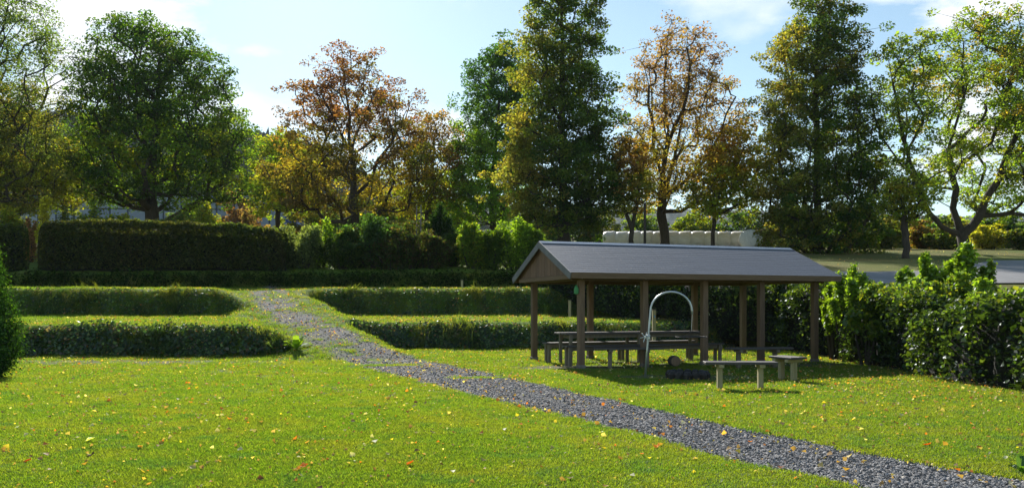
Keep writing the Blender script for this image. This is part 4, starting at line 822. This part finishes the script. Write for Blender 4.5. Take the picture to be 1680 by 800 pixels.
# small wooden posts with a tap, hanging bag, marker posts
def stake(px, pyb, d, h, label, extra=None, w=.09):
    x = hx_(px, d); z = hz(x, d); o = empty('wooden_stake', (x, d, z), label=label, cat='post'); MB().box((0, 0, h/2-.05), (w, w, h+.1), .01).build('shaft', M['wood_leg'], o); MB().box((0, 0, h+.012), (w+.02, w+.02, .024), .006).build('cap', M['wood_grey'], o)
    if extra == 'tap':
        m = MB(); m.tube([(0, -.045, h-.18), (0, -.12, h-.18), (0, -.13, h-.23)], .014, 8); m.build('tap', M['tap_blue'], o)
stake(1073, 528, 25.0, 1.25, 'pale wooden post with a blue tap on the lower right terrace', 'tap', .11)
stake(935, 505, 29.5, .8, 'pale wooden stake by the hedge at the end of the upper bank', None, .09)
stake(758, 470, 33.4, .35, 'short grey stake on top of the upper right bank', None, .09)
bgl = loc(-.12, -.02, 1.78); bagm = MB(); bagm.lathe((0, 0, -.12), [(.02, -.02), (.05, 0), (.055, .09), (.035, .15), (.01, .19)], 8, .12); b_ = bagm.build('hanging_bag', M['rope'], None, label='small green bag hanging on the left front shelter post', cat='bag'); b_.location = bgl+U*(-.0)

# thin metal poles behind the thicket
for px, label in ((683, 'thin grey metal pole, left of the pair behind the thicket'), (690, 'thin grey metal pole, right of the pair behind the thicket')):
    x = hx_(px, 41); z = hz(x, 41); m = MB(); m.tube([(0, 0, -.1), (.02, 0, 3.0)], [.035, .03], 8); o = m.build('metal_pole', M['stone'], None, label=label, cat='pole'); o.location = (x, 41, z)
for px, d, h in ((1058, 50, 3.2),):
    x = hx_(px, d); m = MB(); m.tube([(0, 0, -.1), (0, 0, h)], [.09, .08], 8); o = m.build('marker_post', M['bark'], None, label='dark straight post in front of the bales beside the forked tree', cat='post'); o.location = (x, d, hz(x, d))

# ------------------------------------------------------------------ bales
n_b = 11; bl = Vector((hx_(992, 64), 64, 0)); br = Vector((hx_(1222, 60), 60, 0)); dirb = (br-bl).normalized(); step = (br-bl).length/n_b; ang = math.atan2(dirb.y, dirb.x)
WORDS = ['leftmost wrapped bale of the pale row, beyond the forked tree', 'second wrapped bale from the left end of the row', 'wrapped bale behind the forked small tree', 'wrapped bale right of the forked small tree', 'wrapped bale just left of the orange maple trunk', 'wrapped bale hidden in part by the orange maple trunk', 'wrapped bale just right of the orange maple trunk', 'wrapped bale midway between the orange maple and the slim gold maple', 'wrapped bale behind the slim gold maple trunk', 'wrapped bale right of the slim gold maple trunk', 'last white bale before the brown one']
def bale_mesh(mat, L_, r_, wrap=True):
    m = MB(); rings = [(-.5, .35), (-.5, .80), (-.46, .92), (-.34, .99), (-.2, 1.015), (0, 1.0), (.2, 1.015), (.34, .99), (.46, .92), (.5, .80), (.5, .35)]; rr = []
    for a, b in rings: rr.append([(a*L_, b*r_*math.cos(t)*(1+random.uniform(-.02, .02)), b*r_*math.sin(t)*(1+random.uniform(-.02, .02))*(.97)) for t in [2*math.pi*k/22 for k in range(22)]])
    m.quad_block(rr); return m.mesh('wrap', M[mat], True)
bms = [bale_mesh('wrap', step*1.09, .70) for _ in range(3)]
for k in range(n_b):
    p = bl+dirb*step*(k+.5); zt_ = hz_(np.interp(k, [0, n_b-1], [374, 386]), p.y)-1.32; zt_ = max(hz(p.x, p.y)-.05, 0)
    o = link('hay_bale', bms[k % 3], None, (p.x, p.y, hz(p.x, p.y)+.60), (random.uniform(0, 3), R(random.uniform(-1, 1)), ang+R(random.uniform(-3, 3)))); tag(o, WORDS[k], 'hay bale', 'row of wrapped hay bales')
for px, d, lab, mt in ((1232, 56.5, 'larger pale bale turned towards the camera at the right end of the row', 'wrap'), (1250, 57.5, 'brown unwrapped straw bale at the right end beside the dark lime', 'straw')):
    x = hx_(px, d); me = bale_mesh(mt, 1.25, .74); o = link('straw_bale', me, None, (x, d, hz(x, d)+.70), (0, 0, R(55))); tag(o, lab, 'hay bale')

# ------------------------------------------------------------------ hall behind the left trees
D = 112; x0, x1 = hx_(40, D), hx_(468, D); zb = hz((x0+x1)/2, D)-.6; hb = empty('industrial_hall', ((x0+x1)/2, D, zb), R(3), label='long pale blue grey panelled hall seen under the left trees', cat='building'); Lh = x1-x0; ztop = hz_(318, D)-zb
MB().box((0, 7, ztop/2), (Lh, 14, ztop-.1), .02).build('wall', M['seam'], hb)
MB().box((0, 7, ztop+.15), (Lh+.8, 14.8, .35), .03).build('roof', M['roof_grey'], hb)
npn = 15; pw = Lh/npn
for r_, (za, zb_) in enumerate(((.0, ztop*.36), (ztop*.38, ztop*.72), (ztop*.74, ztop-.1))):
    pmh = MB().box((0, -.06, (za+zb_)/2), (pw-.22, .12, zb_-za-.02), .02).mesh('panel', M['panel'])
    for k in range(npn): link('panel', pmh, hb, (-Lh/2+(k+.5)*pw, 0, 0))
bc = empty('blue_container', (hx_(477, 100), 100, hz(hx_(477, 100), 100)), R(4), label='small bright blue steel container beside the right end of the hall', cat='container'); zc = hz_(345, 100)-bc.location.z
MB().box((0, 1.2, zc/2), (1.5, 2.2, zc), .03).build('body', M['blue'], bc); MB().box((0, 1.2, zc+.05), (1.6, 2.3, .1), .02).build('lid', M['white_paint'], bc)
for k in range(6): MB().box((-.62+k*.25, .08, zc/2), (.08, .05, zc-.2), .01).build('rib', M['blue'], bc)

# paddock fence beyond the road
D = 60
pf = empty('paddock_fence', (hx_(1450, D), D, hz(hx_(1450, D), D)), label='low pale rail fence on the meadow beyond the road', cat='fence'); xs_f = [hx_(q, D)-pf.location.x for q in (1452, 1466)]
for x in xs_f: MB().box((x, 0, .5), (.07, .07, 1.1), .01).build('post', M['wood_leg'], pf)
for z in (.8,): MB().box(((xs_f[0]+xs_f[-1])/2, -.065, z), (xs_f[-1]-xs_f[0], .025, .07), .005).build('rail', M['wood_leg'], pf)
# ------------------------------------------------------------------ air
me = bpy.data.meshes.new('haze'); X0, X1, Y0, Y1, Z0, Z1 = -2600, 2600, -90, 2100, -2, 330
me.from_pydata([(x, y, z) for z in (Z0, Z1) for y in (Y0, Y1) for x in (X0, X1)], [], [(0, 2, 3, 1), (4, 5, 7, 6), (0, 1, 5, 4), (1, 3, 7, 5), (3, 2, 6, 7), (2, 0, 4, 6)])
m, n, l, o = nodes('haze'); pv = n.new('ShaderNodeVolumePrincipled'); pv.inputs['Density'].default_value = .00012; pv.inputs['Color'].default_value = (.78, .88, 1, 1); l.new(pv.outputs[0], o.inputs['Volume']); me.materials.append(m)
tag(link('haze', me), 'thin blue air haze', kind='stuff')
